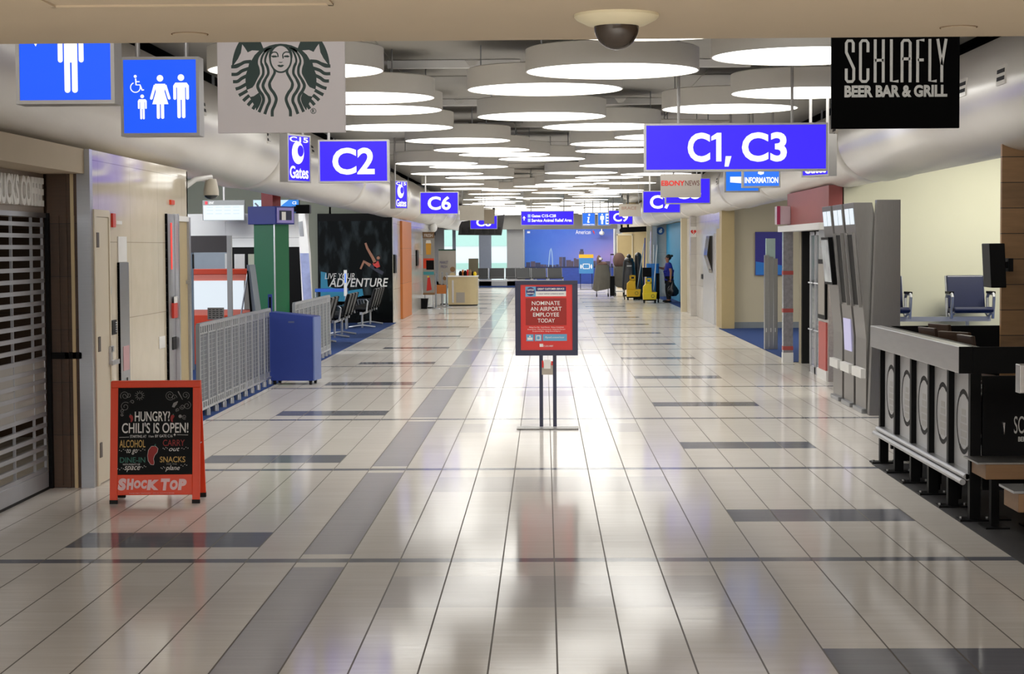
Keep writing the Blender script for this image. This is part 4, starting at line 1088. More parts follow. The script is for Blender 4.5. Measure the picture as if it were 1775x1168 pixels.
dj = left_box(MB(), 300.8, 303, 0, zx(302, 371), 'steel', 0, 0.05); left_box(dj, 320, 323, 0, zx(321, 377), 'steel', 0, 0.05); left_box(dj, 303, 320, zx(311, 384), zx(311, 375), 'white', 0, 0.05)
loc_(dj, 'door_frame')
loc_(left_box(MB(), 317, 319.5, zx(318, 492), zx(318, 486), 'steel', 0.03, 0.07), 'door_knob')
# pendant camera on a bracket at the marble corner
c = at_y(366, 328, 18.3)
t = thing('pendant_camera', 'cream egg-shaped pendant camera hung on an arm at the marble corner', 'security camera', c)
MB().lathe([(0.0, 0.105), (0.05, 0.1), (0.06, 0.07), (0.075, -0.02), (0.075, -0.06), (0.0, -0.06)], mat('cream_plastic', (206, 198, 182), 0.45), 24).build('housing', t, smooth=True)
MB().lathe([(0.066 * math.cos(q * PI / 16), -0.058 - 0.04 * math.sin(q * PI / 16)) for q in range(9)], 'glass', 24).build('dome', t, smooth=True)
MB().tube([(-0.235, -0.33, -0.01), (-0.20, -0.29, 0.02), (-0.12, -0.18, 0.09), (0, 0, 0.12), (0, 0, 0.09)], [0.035, 0.03, 0.025, 0.025, 0.02], 'white', 10).build('arm', t, smooth=True)

# ================================================================== WAITING ROOM BESIDE THE SHOP
XF = -3.66
def fence(name, px0, px1, label):
    ya, yb = at_x(px0, 500, XF).y, at_x(px1, 500, XF).y
    L = yb - ya
    t = thing(name, label, 'railing', (XF, ya, 0), 0, 'steel barrier railings')
    n = max(2, round(L / 0.52)); M.setdefault('mesh_panel', mat('grey_perforated_panel', (104, 108, 118), 0.4, 0.4, noise=0.1, scale=20))
    r = MB().box(-0.02, 0.02, 0, L, 0.985, 1.02, 'alu').box(-0.012, 0.012, 0, L, 0.90, 0.915, 'alu')
    for k in range(int(L / 0.13)): r.box(-0.014, 0.014, k * 0.13, k * 0.13 + 0.05, 0.915, 0.985, 'alu')
    r.build('top_rail', t)
    r = MB().box(-0.02, 0.02, 0, L, 0.09, 0.115, 'alu').box(-0.012, 0.012, 0, L, 0.17, 0.185, 'alu')
    for k in range(int(L / 0.13)): r.box(-0.014, 0.014, k * 0.13, k * 0.13 + 0.05, 0.115, 0.17, 'alu')
    r.build('bottom_rail', t)
    for k in range(n + 1):
        y = L * k / n
        MB().box(-0.022, 0.022, y - 0.022, y + 0.022, 0.0, 1.0, 'alu').cyl((0, y, 0), (0, y, 0.075), 0.03, 'alu', 10).build('post', t)
    for k in range(n):
        y0 = L * k / n + 0.03; y1 = L * (k + 1) / n - 0.03
        p = MB().box(-0.004, 0.004, y0, y1, 0.185, 0.90, 'mesh_panel')
        for q in range(14): p.box(-0.006, 0.006, y0, y1, 0.22 + q * 0.05, 0.223 + q * 0.05, 'alu')
        p.box(-0.012, 0.012, y0 + (y1 - y0) * .5 - .008, y0 + (y1 - y0) * .5 + .008, 0.17, 0.915, 'alu')
        p.build('infill_panel', t)
    return t
fence('barrier_railing', 342, 466, 'grey steel barrier railing between marble corner and blue cabinet')
fence('barrier_railing', 509, 570, 'grey steel barrier railing behind the blue cabinet, reaching the black seats')
# grey glazed upright at the railing start
o = MB().box(-0.25, 0.0, 0.0, 0.03, 0, 1.22, mat('grey_acrylic_panel', (150, 152, 154), 0.3)).build('acrylic_divider', loc=(-3.62, 18.75, 0)); tag(o, 'grey upright panel at the railing start beside the tan door', 'panel')

# blue rolling cabinet
f = on_floor(506, 667)
t = thing('rolling_cabinet', 'royal blue rolling cabinet parked before the grey railing', 'cabinet', f, math.radians(-6))
s_ = f.y / FOC
b = MB(); hw = 40 * s_
b.prism([(-hw, 0.055), (hw, 0.055), (hw, 119 * s_), (-hw, 127 * s_)], 0, 0.38, 'blue')
b.build('body', t, bevel=0.006)
MB().box(hw - 0.012, hw + 0.006, -0.006, 0.39, 0.06, 118 * s_, mat('pale_blue_edge', (110, 130, 190), 0.4)).build('edge_trim', t)
MB().box(-0.04, 0.04, -0.003, 0, 108 * s_, 111 * s_, mat('dull_badge', (90, 100, 140), 0.4)).build('badge', t)
for sx in (-.8, .8):
    for yy in (0.05, 0.33):
        MB().cyl((sx * hw - .015, yy, 0.03), (sx * hw + .015, yy, 0.03), 0.03, 'rubber', 14).box(sx * hw - .02, sx * hw + .02, yy - .02, yy + .02, 0.04, 0.06, 'blk').build('caster', t)
o = MB().box(-0.028, 0.028, 0, 0.03, 0, 1.19, 'blue').box(-.012, .012, -0.004, 0, 1.0, 1.15, 'blk').build('barrier_post', loc=(at_y(468.5, 560, 25.2).x, 25.2, 0)); tag(o, 'slim blue post standing just behind the blue rolling cabinet', 'post')

# green pillar with blue head
PYY = 27.0
c = at_y(472, 540, PYY)
t = thing('gate_pillar', 'tall green advertising pillar with a blue head and red top box', 'pillar', (c.x, PYY, 0.008), math.radians(-27))
q = PYY / FOC
wf_, ws_ = 0.36, 0.36
zc0, zc1 = at_y(472, 390, PYY).z, at_y(472, 359, PYY).z
MB().box(-wf_ / 2, wf_ / 2, -ws_ / 2, ws_ / 2, 0, zc0, 'green').box(wf_ / 2 - .01, wf_ / 2 + .006, -ws_ / 2 - .006, -ws_ / 2 + .012, 0, zc0, 'alu').build('shaft', t)
MB().box(-.24, .24, -.24, .24, zc0, zc1, mat('deep_blue_panel', (24, 40, 134), 0.5)).build('head', t, bevel=0.004)
MB().box(.24, .25, -.21, .21, zc0 + .02, zc1 - .02, mat('lavender_frame', (160, 150, 220), 0.5)).box(.25, .255, -.15, .15, zc0 + .06, zc1 - .06, 'navy').box(.255, .258, -.1, -.0, zc0 + .06, zc1 - .08, 'paper_white').build('display_case', t)
MB().box(-.10, .10, -.1, .1, zc1, zc1 + .26, mat('dark_red_box', (150, 34, 38), 0.5)).build('top_box', t)
MB().box(-wf_ / 2 - .05, wf_ / 2 + .05, -ws_ / 2 - .05, ws_ / 2 + .05, 0, 0.1, 'orange').build('plinth', t)
c = at_y(522, 362, 28)
t = thing('projector', 'small black projector on an arm beside the pillar head', 'projector', c)
MB().box(-.07, .14, -.1, .1, -.07, .06, 'blk').cyl((-.14, -.02, 0), (-.06, -.02, 0), .04, 'blk', 14).build('body', t, bevel=.01)
MB().cyl((0.0, 0, -.03), (-.36, -.75, -.06), .015, 'blk', 8).build('mount_arm', t)

# backdrop behind the gate desk: white upper panel, black lower panel
Yb = 34.0
def X_(px, Y): return at_y(px, 430, Y).x
def Z_(py, Y, px=430): return at_y(px, py, Y).z
t = thing('gate_backdrop', 'white over black partition wall behind the orange display', 'partition', (X_(430, Yb), Yb, 0.008)); ox = X_(430, Yb)
zt, zm = Z_(371, Yb), Z_(429, Yb)
MB().box(X_(322, Yb) - ox, X_(391, Yb) - ox, 0, .12, zm, zt, 'white').box(X_(391.5, Yb) - ox, X_(534, Yb) - ox, 0, .12, zm, zt - .0, 'white').box(X_(391, Yb) - ox, X_(534, Yb) - ox, -.004, 0, Z_(413.6, Yb), Z_(412.6, Yb), 'sign_box').build('upper_panel', t)
MB().box(X_(396, Yb) - ox, X_(530, Yb) - ox, 0.02, .10, 0, zm, 'blk').build('lower_panel', t)
MB().box(X_(406, Yb) - ox, X_(424, Yb) - ox, -.01, .02, Z_(466, Yb), Z_(441, Yb), 'sign_box').box(X_(430, Yb) - ox, X_(445, Yb) - ox, -.01, .02, Z_(466, Yb), Z_(441, Yb), 'sage_wall').build('window_panel', t)
MB().box(X_(322, Yb) - ox, X_(396, Yb) - ox, 0.02, .08, 0, zm, mat('grey_low_panel', (130, 140, 150), .4)).build('side_panel', t)
t = thing('photo_totem', 'leaning white and silver totem with a city picture beside the black partition', 'totem', (X_(536, 33), 32.6, 0.008)); 
k = 33 / FOC
pr = [((523 - 536) * k, Z_(371, 33)), ((534 - 536) * k, Z_(371, 33)), ((541 - 536) * k, Z_(440, 33)), ((546 - 536) * k, 0), ((531 - 536) * k, 0), ((524 - 536) * k, Z_(428, 33))]
MB().prism(pr, 0, .2, 'white').build('body', t)
MB().prism([((525 - 536) * k, Z_(440, 33)), ((540 - 536) * k, Z_(440, 33)), ((544.5 - 536) * k, Z_(520, 33)), ((530 - 536) * k, Z_(520, 33))], -.006, 0, mat('city_dusk_print', (150, 160, 200), 0.3, noise=0.4, scale=6)).build('picture', t)
MB().prism([((522.5 - 536) * k, Z_(387, 33)), ((530 - 536) * k, Z_(385, 33)), ((532 - 536) * k, Z_(411, 33)), ((525 - 536) * k, Z_(411, 33))], -.01, 0, 'steel').build('mirror_plate', t)

# orange framed display and portal frame
Yo = 29.0
t = thing('display_cabinet', 'orange and salmon framed cabinet with a bright white screen behind the railing', 'display', (X_(390, Yo), Yo, 0.008)); ox = X_(390, Yo)
MB().box(X_(322, Yo) - ox, X_(450, Yo) - ox, 0, .5, Z_(476, Yo), Z_(467, Yo), 'orange').build('top_band', t, bevel=.005)
MB().box(X_(326, Yo) - ox, X_(450, Yo) - ox, 0, .5, 0, Z_(547, Yo), 'orange').build('base_band', t, bevel=.005)
MB().box(X_(327, Yo) - ox, X_(450, Yo) - ox, 0.02, .46, Z_(547, Yo), Z_(476, Yo), 'salmon').build('surround', t)
MB().box(X_(334, Yo) - ox, X_(422, Yo) - ox, 0.0, .02, Z_(537, Yo), Z_(487, Yo), 'screen').box(X_(422, Yo) - ox, X_(446, Yo) - ox, 0.0, .02, Z_(537, Yo), Z_(487, Yo), 'grey_board').build('screen', t)
Yp = 27.6
t = thing('portal_frame', 'dark header beam on a grey post in front of the orange display', 'frame', (X_(397, Yp), Yp, 0.008)); ox = X_(397, Yp)
MB().box(X_(393, Yp) - ox, X_(401, Yp) - ox, 0, .08, 0, Z_(409, Yp), 'sign_box').build('post', t)
MB().box(X_(310, Yp) - ox, X_(393, Yp) - ox, 0.01, .08, Z_(438, Yp), Z_(409, Yp), mat('dark_brown_header', (66, 60, 60), 0.5)).build('header', t)
MB().box(X_(310, Yp) - ox, X_(334, Yp) - ox, 0.02, .06, 0, Z_(438, Yp), mat('blue_grey_glass', (110, 122, 134), 0.2)).box(X_(389.5, Yp) - ox, X_(393, Yp) - ox, .0, .06, Z_(466, Yp), Z_(440, Yp), 'white').box(X_(333, Yp) - ox, X_(335, Yp) - ox, .0, .06, Z_(466, Yp), Z_(441, Yp), 'blk').build('side_glass', t)
Ye = 25.6
c = at_y(437, 540, Ye)
t = thing('easel_board', 'grey easel board leaning beside the green pillar', 'easel', (c.x, Ye, 0.008)); ox = c.x
b = MB(); b.prism([(X_(427, Ye) - ox, Z_(460, Ye)), (X_(432, Ye) - ox, Z_(460, Ye)), (X_(456, Ye) - ox, 0.0), (X_(444, Ye) - ox, 0.0)], 0, .5, mat('grey_easel', (120, 128, 140), 0.4)); b.build('board', t)
MB().prism([(X_(427.5, Ye) - ox, Z_(470, Ye)), (X_(430, Ye) - ox, Z_(470, Ye)), (X_(446, Ye) - ox, .0), (X_(440, Ye) - ox, 0)], -.01, 0, 'blk').build('edge', t)
MB().cyl((X_(429, Ye) - ox, .1, Z_(462, Ye)), (X_(395, Ye) - ox, .1, 0.0), .012, 'alu', 8).build('prop_leg', t)
c = at_y(374, 545, 22.5)
t = thing('small_placard', 'small grey placard with dark printed lines just above the railing', 'placard', (c.x, 22.5, 0.008))
b = MB().box(-.10, .10, 0, .012, c.z - .07, c.z + .075, mat('grey_placard', (172, 168, 166), .5)); 
b.build('plate', t)
a = MB()
for r in range(5):
    for k in range(4):
        xx = -.085 + k * .045; a.box(xx, xx + .028 + .01 * ((r * k) % 2), -.001, 0, c.z - .05 + r * .024, c.z - .042 + r * .024, 'blk')
a.build('print', t)
MB().cyl((0, .01, 0), (0, .01, c.z - .06), .01, 'alu', 8).lathe([(0, 0), (.12, 0), (.12, .012), (0, .014)], 'alu', 20).build('stand', t)

# wall monitors high in the waiting room
def monitor(name, label, px0, px1, py0, py1, Y, art, top=3.5):
    ce = at_y((px0 + px1) / 2, (py0 + py1) / 2, Y); s = Y / FOC; h = (px1 - px0) / 2 * s; v = (py1 - py0) / 2 * s
    t = thing(name, label, 'monitor', ce)
    MB().box(-h, h, 0, .08, -v, v, 'blk_gloss').build('bezel', t)
    a = MB(); art(a, h, v); a.build('screen', t)
    MB().cyl((0, .05, v - .02), (0, .05, top - ce.z + .002), .025, 'sign_box', 10).build('ceiling_pole', t)
def art(a, h, v):
    a.box(-h * .96, h * .96, -.004, 0, -v * .96, v * .5, 'screen'); a.box(-h * .88, -h * .76, -.004, 0, v * .58, v * .9, lit('screen_red', (240, 60, 80), 1.0)); a.text('DEPART', -h * .7, -h * .46, v * .62, v * .86, -.002, 'sign_white', .02)
    for r in range(3):
        for k in range(4): a.box(-h * .8 + k * h * .42, -h * .5 + k * h * .42, -.005, -.004, v * (.3 - r * .32), v * (.33 - r * .32), 'pale_sq')
monitor('flight_monitor', 'wide ceiling monitor with a white screen above the white partition', 351, 424, 347, 382, 33, art)
def art(a, h, v):
    a.box(-h * .97, h * .97, -.004, 0, -v * .95, v * .95, lit('screen_sky', (196, 226, 250), .95)); a.poly([(h * .97, v * .95), (h * .55, v * .95), (h * .3, v * .3), (-h * .1, -v * .95), (h * .97, -v * .95)], -.004, lit('screen_blue', (40, 130, 226), .95))
    a.stroke([(-h * .9, v * .5), (-h * .76, -.0)], .03, -.004, 'navy'); a.text('C2', h * .7, h * .88, v * .3, v * .7, -.005, 'sign_white', .02)
monitor('gate_monitor', 'ceiling monitor with a blue and white airline screen behind the pillar head', 438, 519, 346, 369, 33, art)

# seats
def seat_row(name, label, loc, rz, n, seat_m, pitch=0.62, sw=0.5, arms=True, skip=(), legs_at=None, group='rows of waiting seats', fr='alu'):
    t = thing(name, label, 'seats', loc, rz, group)
    L = n * pitch
    MB().box(-L / 2, L / 2, -.03, .03, .30, .36, 'alu').build('beam', t)
    for k in range(n):
        if k in skip: continue
        x = -L / 2 + (k + .5) * pitch
        b = MB(); b.prism([(-.26, .43), (-.27, .465), (-.20, .49), (.16, .46), (.2, .44), (.2, .41), (-.2, .41)], x - sw / 2, x + sw / 2, seat_m, 'YZ'); b.build('seat_cushion', t, bevel=.015)
        b = MB(); b.prism([(.16, .47), (.21, .45), (.33, .86), (.31, .89), (.28, .88)], x - sw / 2 + .012, x + sw / 2 - .012, seat_m, 'YZ'); b.build('backrest', t, bevel=.012)
        for sx in (-1, 1):
            MB().tube([(x + sx * (sw / 2 - .01), .33, .88), (x + sx * (sw / 2 - .01), .21, .43), (x + sx * (sw / 2 - .01), .02, .36), (x + sx * (sw / 2 - .01), -.22, .42)], .016, fr, 8).build('seat_frame', t)
            if arms:
                xa = x + sx * pitch / 2
                MB().tube([(xa, .12, .34), (xa, .16, .60), (xa, .10, .655), (xa, -.16, .655), (xa, -.20, .62), (xa, -.14, .34)], .02, 'alu', 8).box(xa - .028, xa + .028, -.16, .12, .655, .685, 'blk').build('armrest', t)
    for x in (legs_at or (-L / 2 + .25, L / 2 - .25)):
        MB().cyl((x, 0, .31), (x, .0, .0), .025, 'alu', 10).tube([(x, -.3, .012), (x, -.05, .05), (x, .05, .05), (x, .3, .012)], .022, 'alu', 8).build('leg', t)
    return t
seat_row('beam_seats', 'row of black seats on silver legs before the climbing poster, nearer row', (-4.25, 38.2, 0.008), -PI / 2, 3, 'seat_blk', .62, .58, fr='blk')
seat_row('beam_seats', 'row of black seats on silver legs right against the climbing poster', (-4.15, 43.2, 0.008), -PI / 2, 4, 'seat_blk', .62, .58, fr='blk')
seat_row('beam_seats', 'row of black seats on silver legs just past the railing end', (-4.3, 34.6, 0.008), -PI / 2, 4, 'seat_blk', .62, .58, fr='blk')
# counter with blue edge, slim white sign on it
Yc = 41.5
t = thing('side_counter', 'counter with a bright blue edge before the climbing poster', 'counter', (X_(575, Yc), Yc, 0.008)); k = Yc / FOC
MB().box(-30 * k, 25 * k, 0, .4, Z_(506.5, Yc, 575), Z_(501, Yc, 575), mat('bright_blue_edge', (40, 96, 196), .4)).build('top', t)
MB().box(-30 * k, -28 * k, .02, .36, 0, Z_(506, Yc, 575), 'alu').box(22 * k, 24 * k, .02, .36, 0, Z_(506, Yc, 575), 'alu').build('legs', t)
c = at_y(598.5, 490, Yc - .05)
o = MB().box(-.035, .035, 0, .02, Z_(513, Yc, 598), Z_(468, Yc, 598), 'white').box(-.012, .012, -.002, 0, Z_(490, Yc, 598), Z_(474, Yc, 598), 'info_blue').build('slim_sign', loc=(c.x, Yc - .03, 0)); tag(o, 'slim white upright sign fixed to the blue-edged counter', 'sign')

# dark climbing poster on the end wall of the waiting room
YM = 45.0
mm = bpy.data.materials.new('rock_face_print'); mm.use_nodes = True
b = NB(mm); bs = b.n['Principled BSDF']; tc = b.n.new('ShaderNodeTexCoord')
mp = b.n.new('ShaderNodeMapping'); mp.inputs['Rotation'].default_value = (0, .7, 0); mp.inputs['Scale'].default_value = (2.4, 1, .9); b.t.links.new(tc.outputs['Object'], mp.inputs[0])
n1 = b.noise(mp.outputs[0], 1.6, 10)
f = b.m('MULTIPLY', b.m('SUBTRACT', n1, .5), 4.5); f.node.use_clamp = True
b.t.links.new(b.mix(f, lin((4, 9, 10)), lin((62, 72, 76))), bs.inputs['Base Color']); bs.inputs['Roughness'].default_value = .5; bs.inputs['Specular IOR Level'].default_value = .1; M['rock'] = mm
k = YM / FOC
cx = X_(616, YM); t = thing('climbing_poster', 'large dark rock climbing poster reading LIVE YOUR ADVENTURE', 'poster', (cx, YM, Z_(561, YM, 616)))
z0_ = Z_(561, YM, 616)
def px_(p): return (p - 616) * k
def pz_(q): return (561 - q) * k
MB().box(px_(551), px_(680.5), -.06, 0, 0, pz_(370), 'blk').build('backing', t)
MB().box(px_(553), px_(679), -.064, -.06, pz_(553), pz_(383), 'rock').build('picture', t)
a = MB()
a.prism([(px_(555), pz_(530)), (px_(556), pz_(470)), (px_(566), pz_(472)), (px_(568), pz_(496)), (px_(600), pz_(504)), (px_(628), pz_(500)), (px_(630), pz_(515)), (px_(600), pz_(530))], -.066, -.064, mat('cyan_paint_print', (36, 150, 190), .5))
a.text('LIVE YOUR', px_(563), px_(615), pz_(483), pz_(473), -.066, 'paper_white', .0, .2); a.text('ADVENTURE', px_(570), px_(673), pz_(497), pz_(482), -.067, 'paper_white', .015, .2)
a.build('lettering', t)
a = MB(); y = -.0655
a.stroke([(px_(634), pz_(421)), (px_(637), pz_(430)), (px_(646), pz_(446)), (px_(651), pz_(456))], [3.5 * k, 4 * k, 5 * k, 6 * k], y, 'skin')
a.stroke([(px_(625), pz_(466)), (px_(631), pz_(453)), (px_(642), pz_(460))], [3 * k, 5 * k, 6 * k], y, 'skin')
a.poly([(px_(646), pz_(456)), (px_(656), pz_(452)), (px_(659), pz_(462)), (px_(650), pz_(466))], y, 'sign_red'); a.disc(px_(657), pz_(446), 4.5 * k, y, 'hair', 16); a.disc(px_(656), pz_(447), 2.8 * k, y - .001, 'skin', 12)
a.stroke([(px_(642), pz_(460)), (px_(652), pz_(467)), (px_(664), pz_(474))], 6 * k, y, mat('dark_blue_print', (40, 44, 66), .5))
a.build('climber_print', t)

# along the far side wall
def far_left(name, label, cat, px0, px1, z0, z1, m, d=.05):
    ya, yb = at_x(px0, 500, -3.68).y, at_x(px1, 500, -3.68).y
    o = MB().box(0, d, 0, yb - ya, 0, z1 - z0, m).build(name, loc=(-3.68, ya, z0)); return tag(o, label, cat)
far_left('wood_jamb', 'orange wooden door surround on the far grey marble wall', 'door frame', 694, 710, 0, 2.5, 'orange_wood', .06)
far_left('restroom_plate', 'small black wall plate past the orange door surround', 'sign', 721, 724, 1.3, 1.75, 'blk', .04)
far_left('wall_plate', 'small black wall plate beside the climbing poster edge', 'sign', 682, 685, 1.2, 1.65, 'blk', .04)

# ------------------------------------------------------------------ market kiosk far down
Yk = 58.0; k = Yk / FOC
def KX(p): return X_(p, Yk)
t = thing('kiosk_counter', 'tan kiosk counter with rounded end beyond the orange door surround', 'counter', (KX(800), Yk, 0)); ox = KX(800)
def roundbox(xa, xb, r, ya, yb):
    return [(xa, yb), (xa, ya), (xb - r, ya)] + [(xb - r + r * math.sin(i * PI / 16), ya + r - r * math.cos(i * PI / 16)) for i in range(1, 9)] + [(xb, yb)]
MB().prism(roundbox(KX(776) - ox, KX(827) - ox, .3, 0, .8), .04, Z_(480, Yk, 800), 'tan', 'XY').box(KX(783) - ox, KX(786) - ox, -.01, 0, .1, .8, 'alu').box(KX(790) - ox, KX(805) - ox, -.008, 0, .1, .42, 'grey_board').build('body', t)
MB().prism(roundbox(KX(772) - ox, KX(828) - ox, .32, -.03, .83), Z_(480, Yk, 800), Z_(478, Yk, 800), 'white', 'XY').build('worktop', t)
MB().prism(roundbox(KX(777) - ox, KX(826) - ox, .3, .03, .78), 0, .04, 'rubber', 'XY').build('plinth', t)
def items(zz):
    r = random.Random(3)
    for i in range(7):
        px = 797 + i * 4.2
        h = r.uniform(.12, .24)
        ms = ['blk', 'orange_wood', 'blk', 'sign_red', 'bench_wood', 'blk', 'yellow']
        o = MB().lathe([(0, 0), (.05, 0), (.055, h * .6), (.03, h * .85), (.03, h), (0, h)], ms[i], 12).build('merchandise_jar', loc=(KX(px), Yk + .3 + .04 * (i % 2), zz))
        tag(o, 'small jar of goods in the row on the tan kiosk counter', 'jar', 'jars on the kiosk counter')
items(Z_(478, Yk, 800))
def banner(name, label, px0, px1, py0, py1, Y, art, ybase=None, m='grey_board'):
    s = Y / FOC; cx = X_((px0 + px1) / 2, Y); h = (px1 - px0) / 2 * s
    za, zb = Z_(py1, Y, (px0 + px1) / 2), Z_(py0, Y, (px0 + px1) / 2)
    t = thing(name, label, 'banner', (cx, Y, 0))
    MB().box(-h, h, 0, .03, za, zb, m).build('banner_panel', t)
    a = MB(); art(a, h, za, zb); a.build('print', t)
    MB().box(-h * .8, h * .8, -.15, .18, 0, .03, 'blk').cyl((-h * .7, .045, .02), (-h * .7, .045, zb), .015, 'alu', 8).cyl((h * .7, .045, .02), (h * .7, .045, zb), .015, 'alu', 8).build('stand', t)
def art(a, h, za, zb):
    d = zb - za; y = -.001
    a.box(-h, h, -.003, 0, zb - d * .1, zb, 'bench_wood'); a.text('FRESH', -h * .7, h * .7, zb - d * .08, zb - d * .03, -.003, 'paper_white')
    a.poly([(-h * .4, zb - d * .36), (h * .4, zb - d * .36), (h * .46, zb - d * .18), (-h * .46, zb - d * .18)], y, mat('beer_gold', (222, 160, 50), .4)); a.poly([(-h * .46, zb - d * .18), (h * .46, zb - d * .18), (h * .36, zb - d * .13), (-h * .36, zb - d * .13)], y, 'paper_white')
    a.box(-h * .9, h * .9, -.003, 0, zb - d * .58, zb - d * .42, 'orange'); a.box(-h * .4, h * .9, -.004, -.003, zb - d * .6, zb - d * .45, 'blk')
    a.box(-h * .9, h * .9, -.003, 0, zb - d * .68, zb - d * .63, mat('teal_print', (60, 150, 160), .5)); a.poly([(-h * .4, za + d * .06), (h * .5, za + d * .08), (h * .2, za + d * .28), (-h * .2, za + d * .27)], y, 'sign_red')
    a.disc(-h * .1, za + d * .29, h * .16, y, 'yellow', 10); a.box(-h, h, -.003, 0, za, za + d * .035, 'bench_wood')
banner('drinks_banner', 'tall narrow banner with a beer glass picture beside the kiosk', 732.5, 753, 402, 511, 56, art)
def art(a, h, za, zb):
    d = zb - za
    a.box(-h, h, -.002, 0, zb - d * .04, zb, mat('dark_green_strip', (20, 70, 54), .5)); a.text('MARKET', -h * .85, h * .1, zb - d * .42, zb - d * .34, -.002, 'paper_navy'); a.text('FRESH', -h * .75, h * .0, zb - d * .54, zb - d * .46, -.002, 'paper_navy')
    a.disc(h * .62, za + d * .42, h * .3, -.001, 'bench_wood', 20); a.disc(h * .6, za + d * .24, h * .36, -.001, 'tan', 20); a.disc(-h * .3, za + d * .16, h * .22, -.001, 'bench_wood', 20)
banner('food_banner', 'wide grey banner with round bread pictures behind the kiosk', 760, 790, 432, 492, 59.5, art)
banner('menu_board', 'small dark menu board standing behind the kiosk goods', 812, 829, 448, 484, 60.0, lambda a, h, za, zb: a.disc(h * .3, za + .2, h * .5, -.001, 'bench_wood', 16), m=mat('olive_board', (96, 90, 72), .5))
t = thing('waste_bin', 'small black waste bin on the floor under the beer banner', 'bin', (X_(733, 55.3), 55.3, 0))
MB().prism([(-.11, 0), (.11, 0), (.14, .29), (-.14, .29)], 0, .22, 'blk').build('bin_body', t); MB().prism([(-.15, .29), (.15, .29), (.15, .31), (-.15, .31)], -.01, .23, 'rubber').build('rim', t)
t = thing('wood_crate', 'small orange wooden display crate on thin legs beside the kiosk', 'crate', (X_(763, 57), 57, 0)); k = 57 / FOC
MB().box(-10 * k, 10 * k, 0, .3, Z_(509, 57, 763), Z_(494, 57, 763), 'orange_wood').build('box', t)
for sx in (-9 * k, 9 * k):
    for yy in (.02, .28): MB().cyl((sx, yy, 0), (sx, yy, Z_(508, 57, 763)), .012, 'alu', 6).build('leg', t)
sp = None
for i, (px, lab) in enumerate(((755, 'thin chrome queue post nearest the beer banner'), (774, 'thin chrome queue post at the kiosk corner'), (766, 'thin chrome queue post behind the wooden crate'))):
    Yq = 55.5 + i * 1.2
    if sp is None:
        sp = thing('queue_post', lab, 'queue post', (X_(px, Yq), Yq, 0), 0, 'queue posts by the kiosk')
        MB().cyl((0, 0, .01), (0, 0, 1.0), .02, 'steel', 10).lathe([(0, 1.0), (.03, 1.0), (.03, 1.05), (0, 1.06)], 'steel', 12).build('pole', sp); MB().lathe([(0, 0), (.16, 0), (.15, .02), (0, .04)], 'steel', 20).build('foot', sp)
    else: dup(sp, (X_(px, Yq), Yq, 0), lab)
t = thing('pendant_camera', 'small round camera on the far wall before the windows', 'security camera', (-3.55, 59.5, 2.45))
MB().ball((0, 0, 0), (.13, .13, .15), 'white', 14, 8).build('housing', t, smooth=True); MB().box(-.14, -.0, -.03, .03, .02, .10, 'white').build('bracket', t)

# ================================================================== BAR SIDE
# railing of the bar: steel rail, five emblem panels, black posts
YA, YE = 12.15, 15.4
XB = 2.78
t = thing('bar_railing', 'waist-high bar enclosure with a wide steel rail and ring emblem panels', 'railing', (XB, YA, 0.006)); 
L = YE - YA
M['rail_steel'] = mat('pale_brushed_steel_rail', (176, 176, 176), 0.33, 0.9, noise=0.12, scale=3, stretch=(1, 1, 12))
MB().box(-.09, .0, 0, L + .05, .96, 1.135, 'rail_steel').build('steel_rail', t, bevel=.004)
MB().box(0, .06, .01, L + .05, 1.0, 1.13, 'blk').box(0.0, 1.6, -.02, .0, .96, 1.133, 'blk').box(-.09, 0.0, -.012, 0.0, .96, 1.134, 'blk').build('rail_top', t)
P0 = L / 5
M['emblem_panel'] = mat('pale_grey_panel', (190, 190, 192), .38, .2, noise=.08, scale=3, stretch=(1, 20, 1))
R90 = Matrix.Rotation(-PI / 2, 4, 'Z')       # faces that look towards -X
for k in range(5):
    ya = k * P0 + .035; yb = (k + 1) * P0 - .035
    p = MB().box(.018, .042, ya, yb, .30, .96, 'emblem_panel'); pn = p.build('emblem_panel', t, bevel=.002)
    e = MB()
    cy = (ya + yb) / 2; u = -cy
    # drawn in a plane that faces the hall: local +x of the drawing runs towards -Y
    e.ring(0, .615, .195, .215, -.0, 'blk', 40)
    for a0, a1 in ((PI * .32, PI * .68), (PI * 1.32, PI * 1.68)):
        e.ring(0, .615, .185, .218, -.0005, 'blk', 20, a0, a1)
    e.box(-.10, .10, -.001, 0, .56, .60, 'sign_box').box(-.075, .075, -.001, 0, .61, .65, 'sign_box').box(-.06, .06, -.001, 0, .66, .70, 'sign_box').box(-.085, .085, -.001, 0, .51, .55, 'sign_box').box(-.07, .07, -.001, 0, .46, .50, 'sign_box')
    TT = Matrix.Translation((.0175, cy, 0)) @ R90
    e.v = [TT @ v for v in e.v]; e.build('ring_emblem', pn)
for k in range(6):
    y = min(k * P0, L - .0)
    b = MB().box(-.02, .05, y - .03, y + .03, 0.012, .96, 'blk').box(-.09, .12, y - .07, y + .07, 0, .012, 'blk')
    for sx in (-.07, .1): b.cyl((sx, y, .012), (sx, y, .025), .012, 'steel', 8)
    b.build('post', t)
MB().cyl((-.035, 0, .285), (-.035, L, .285), .02, 'rail_steel', 12).cyl((-.06, 0, .25), (-.06, L, .25), .02, 'rail_steel', 12).box(-.04, .04, 0, L, .262, .302, 'rail_steel').build('bottom_rail', t)
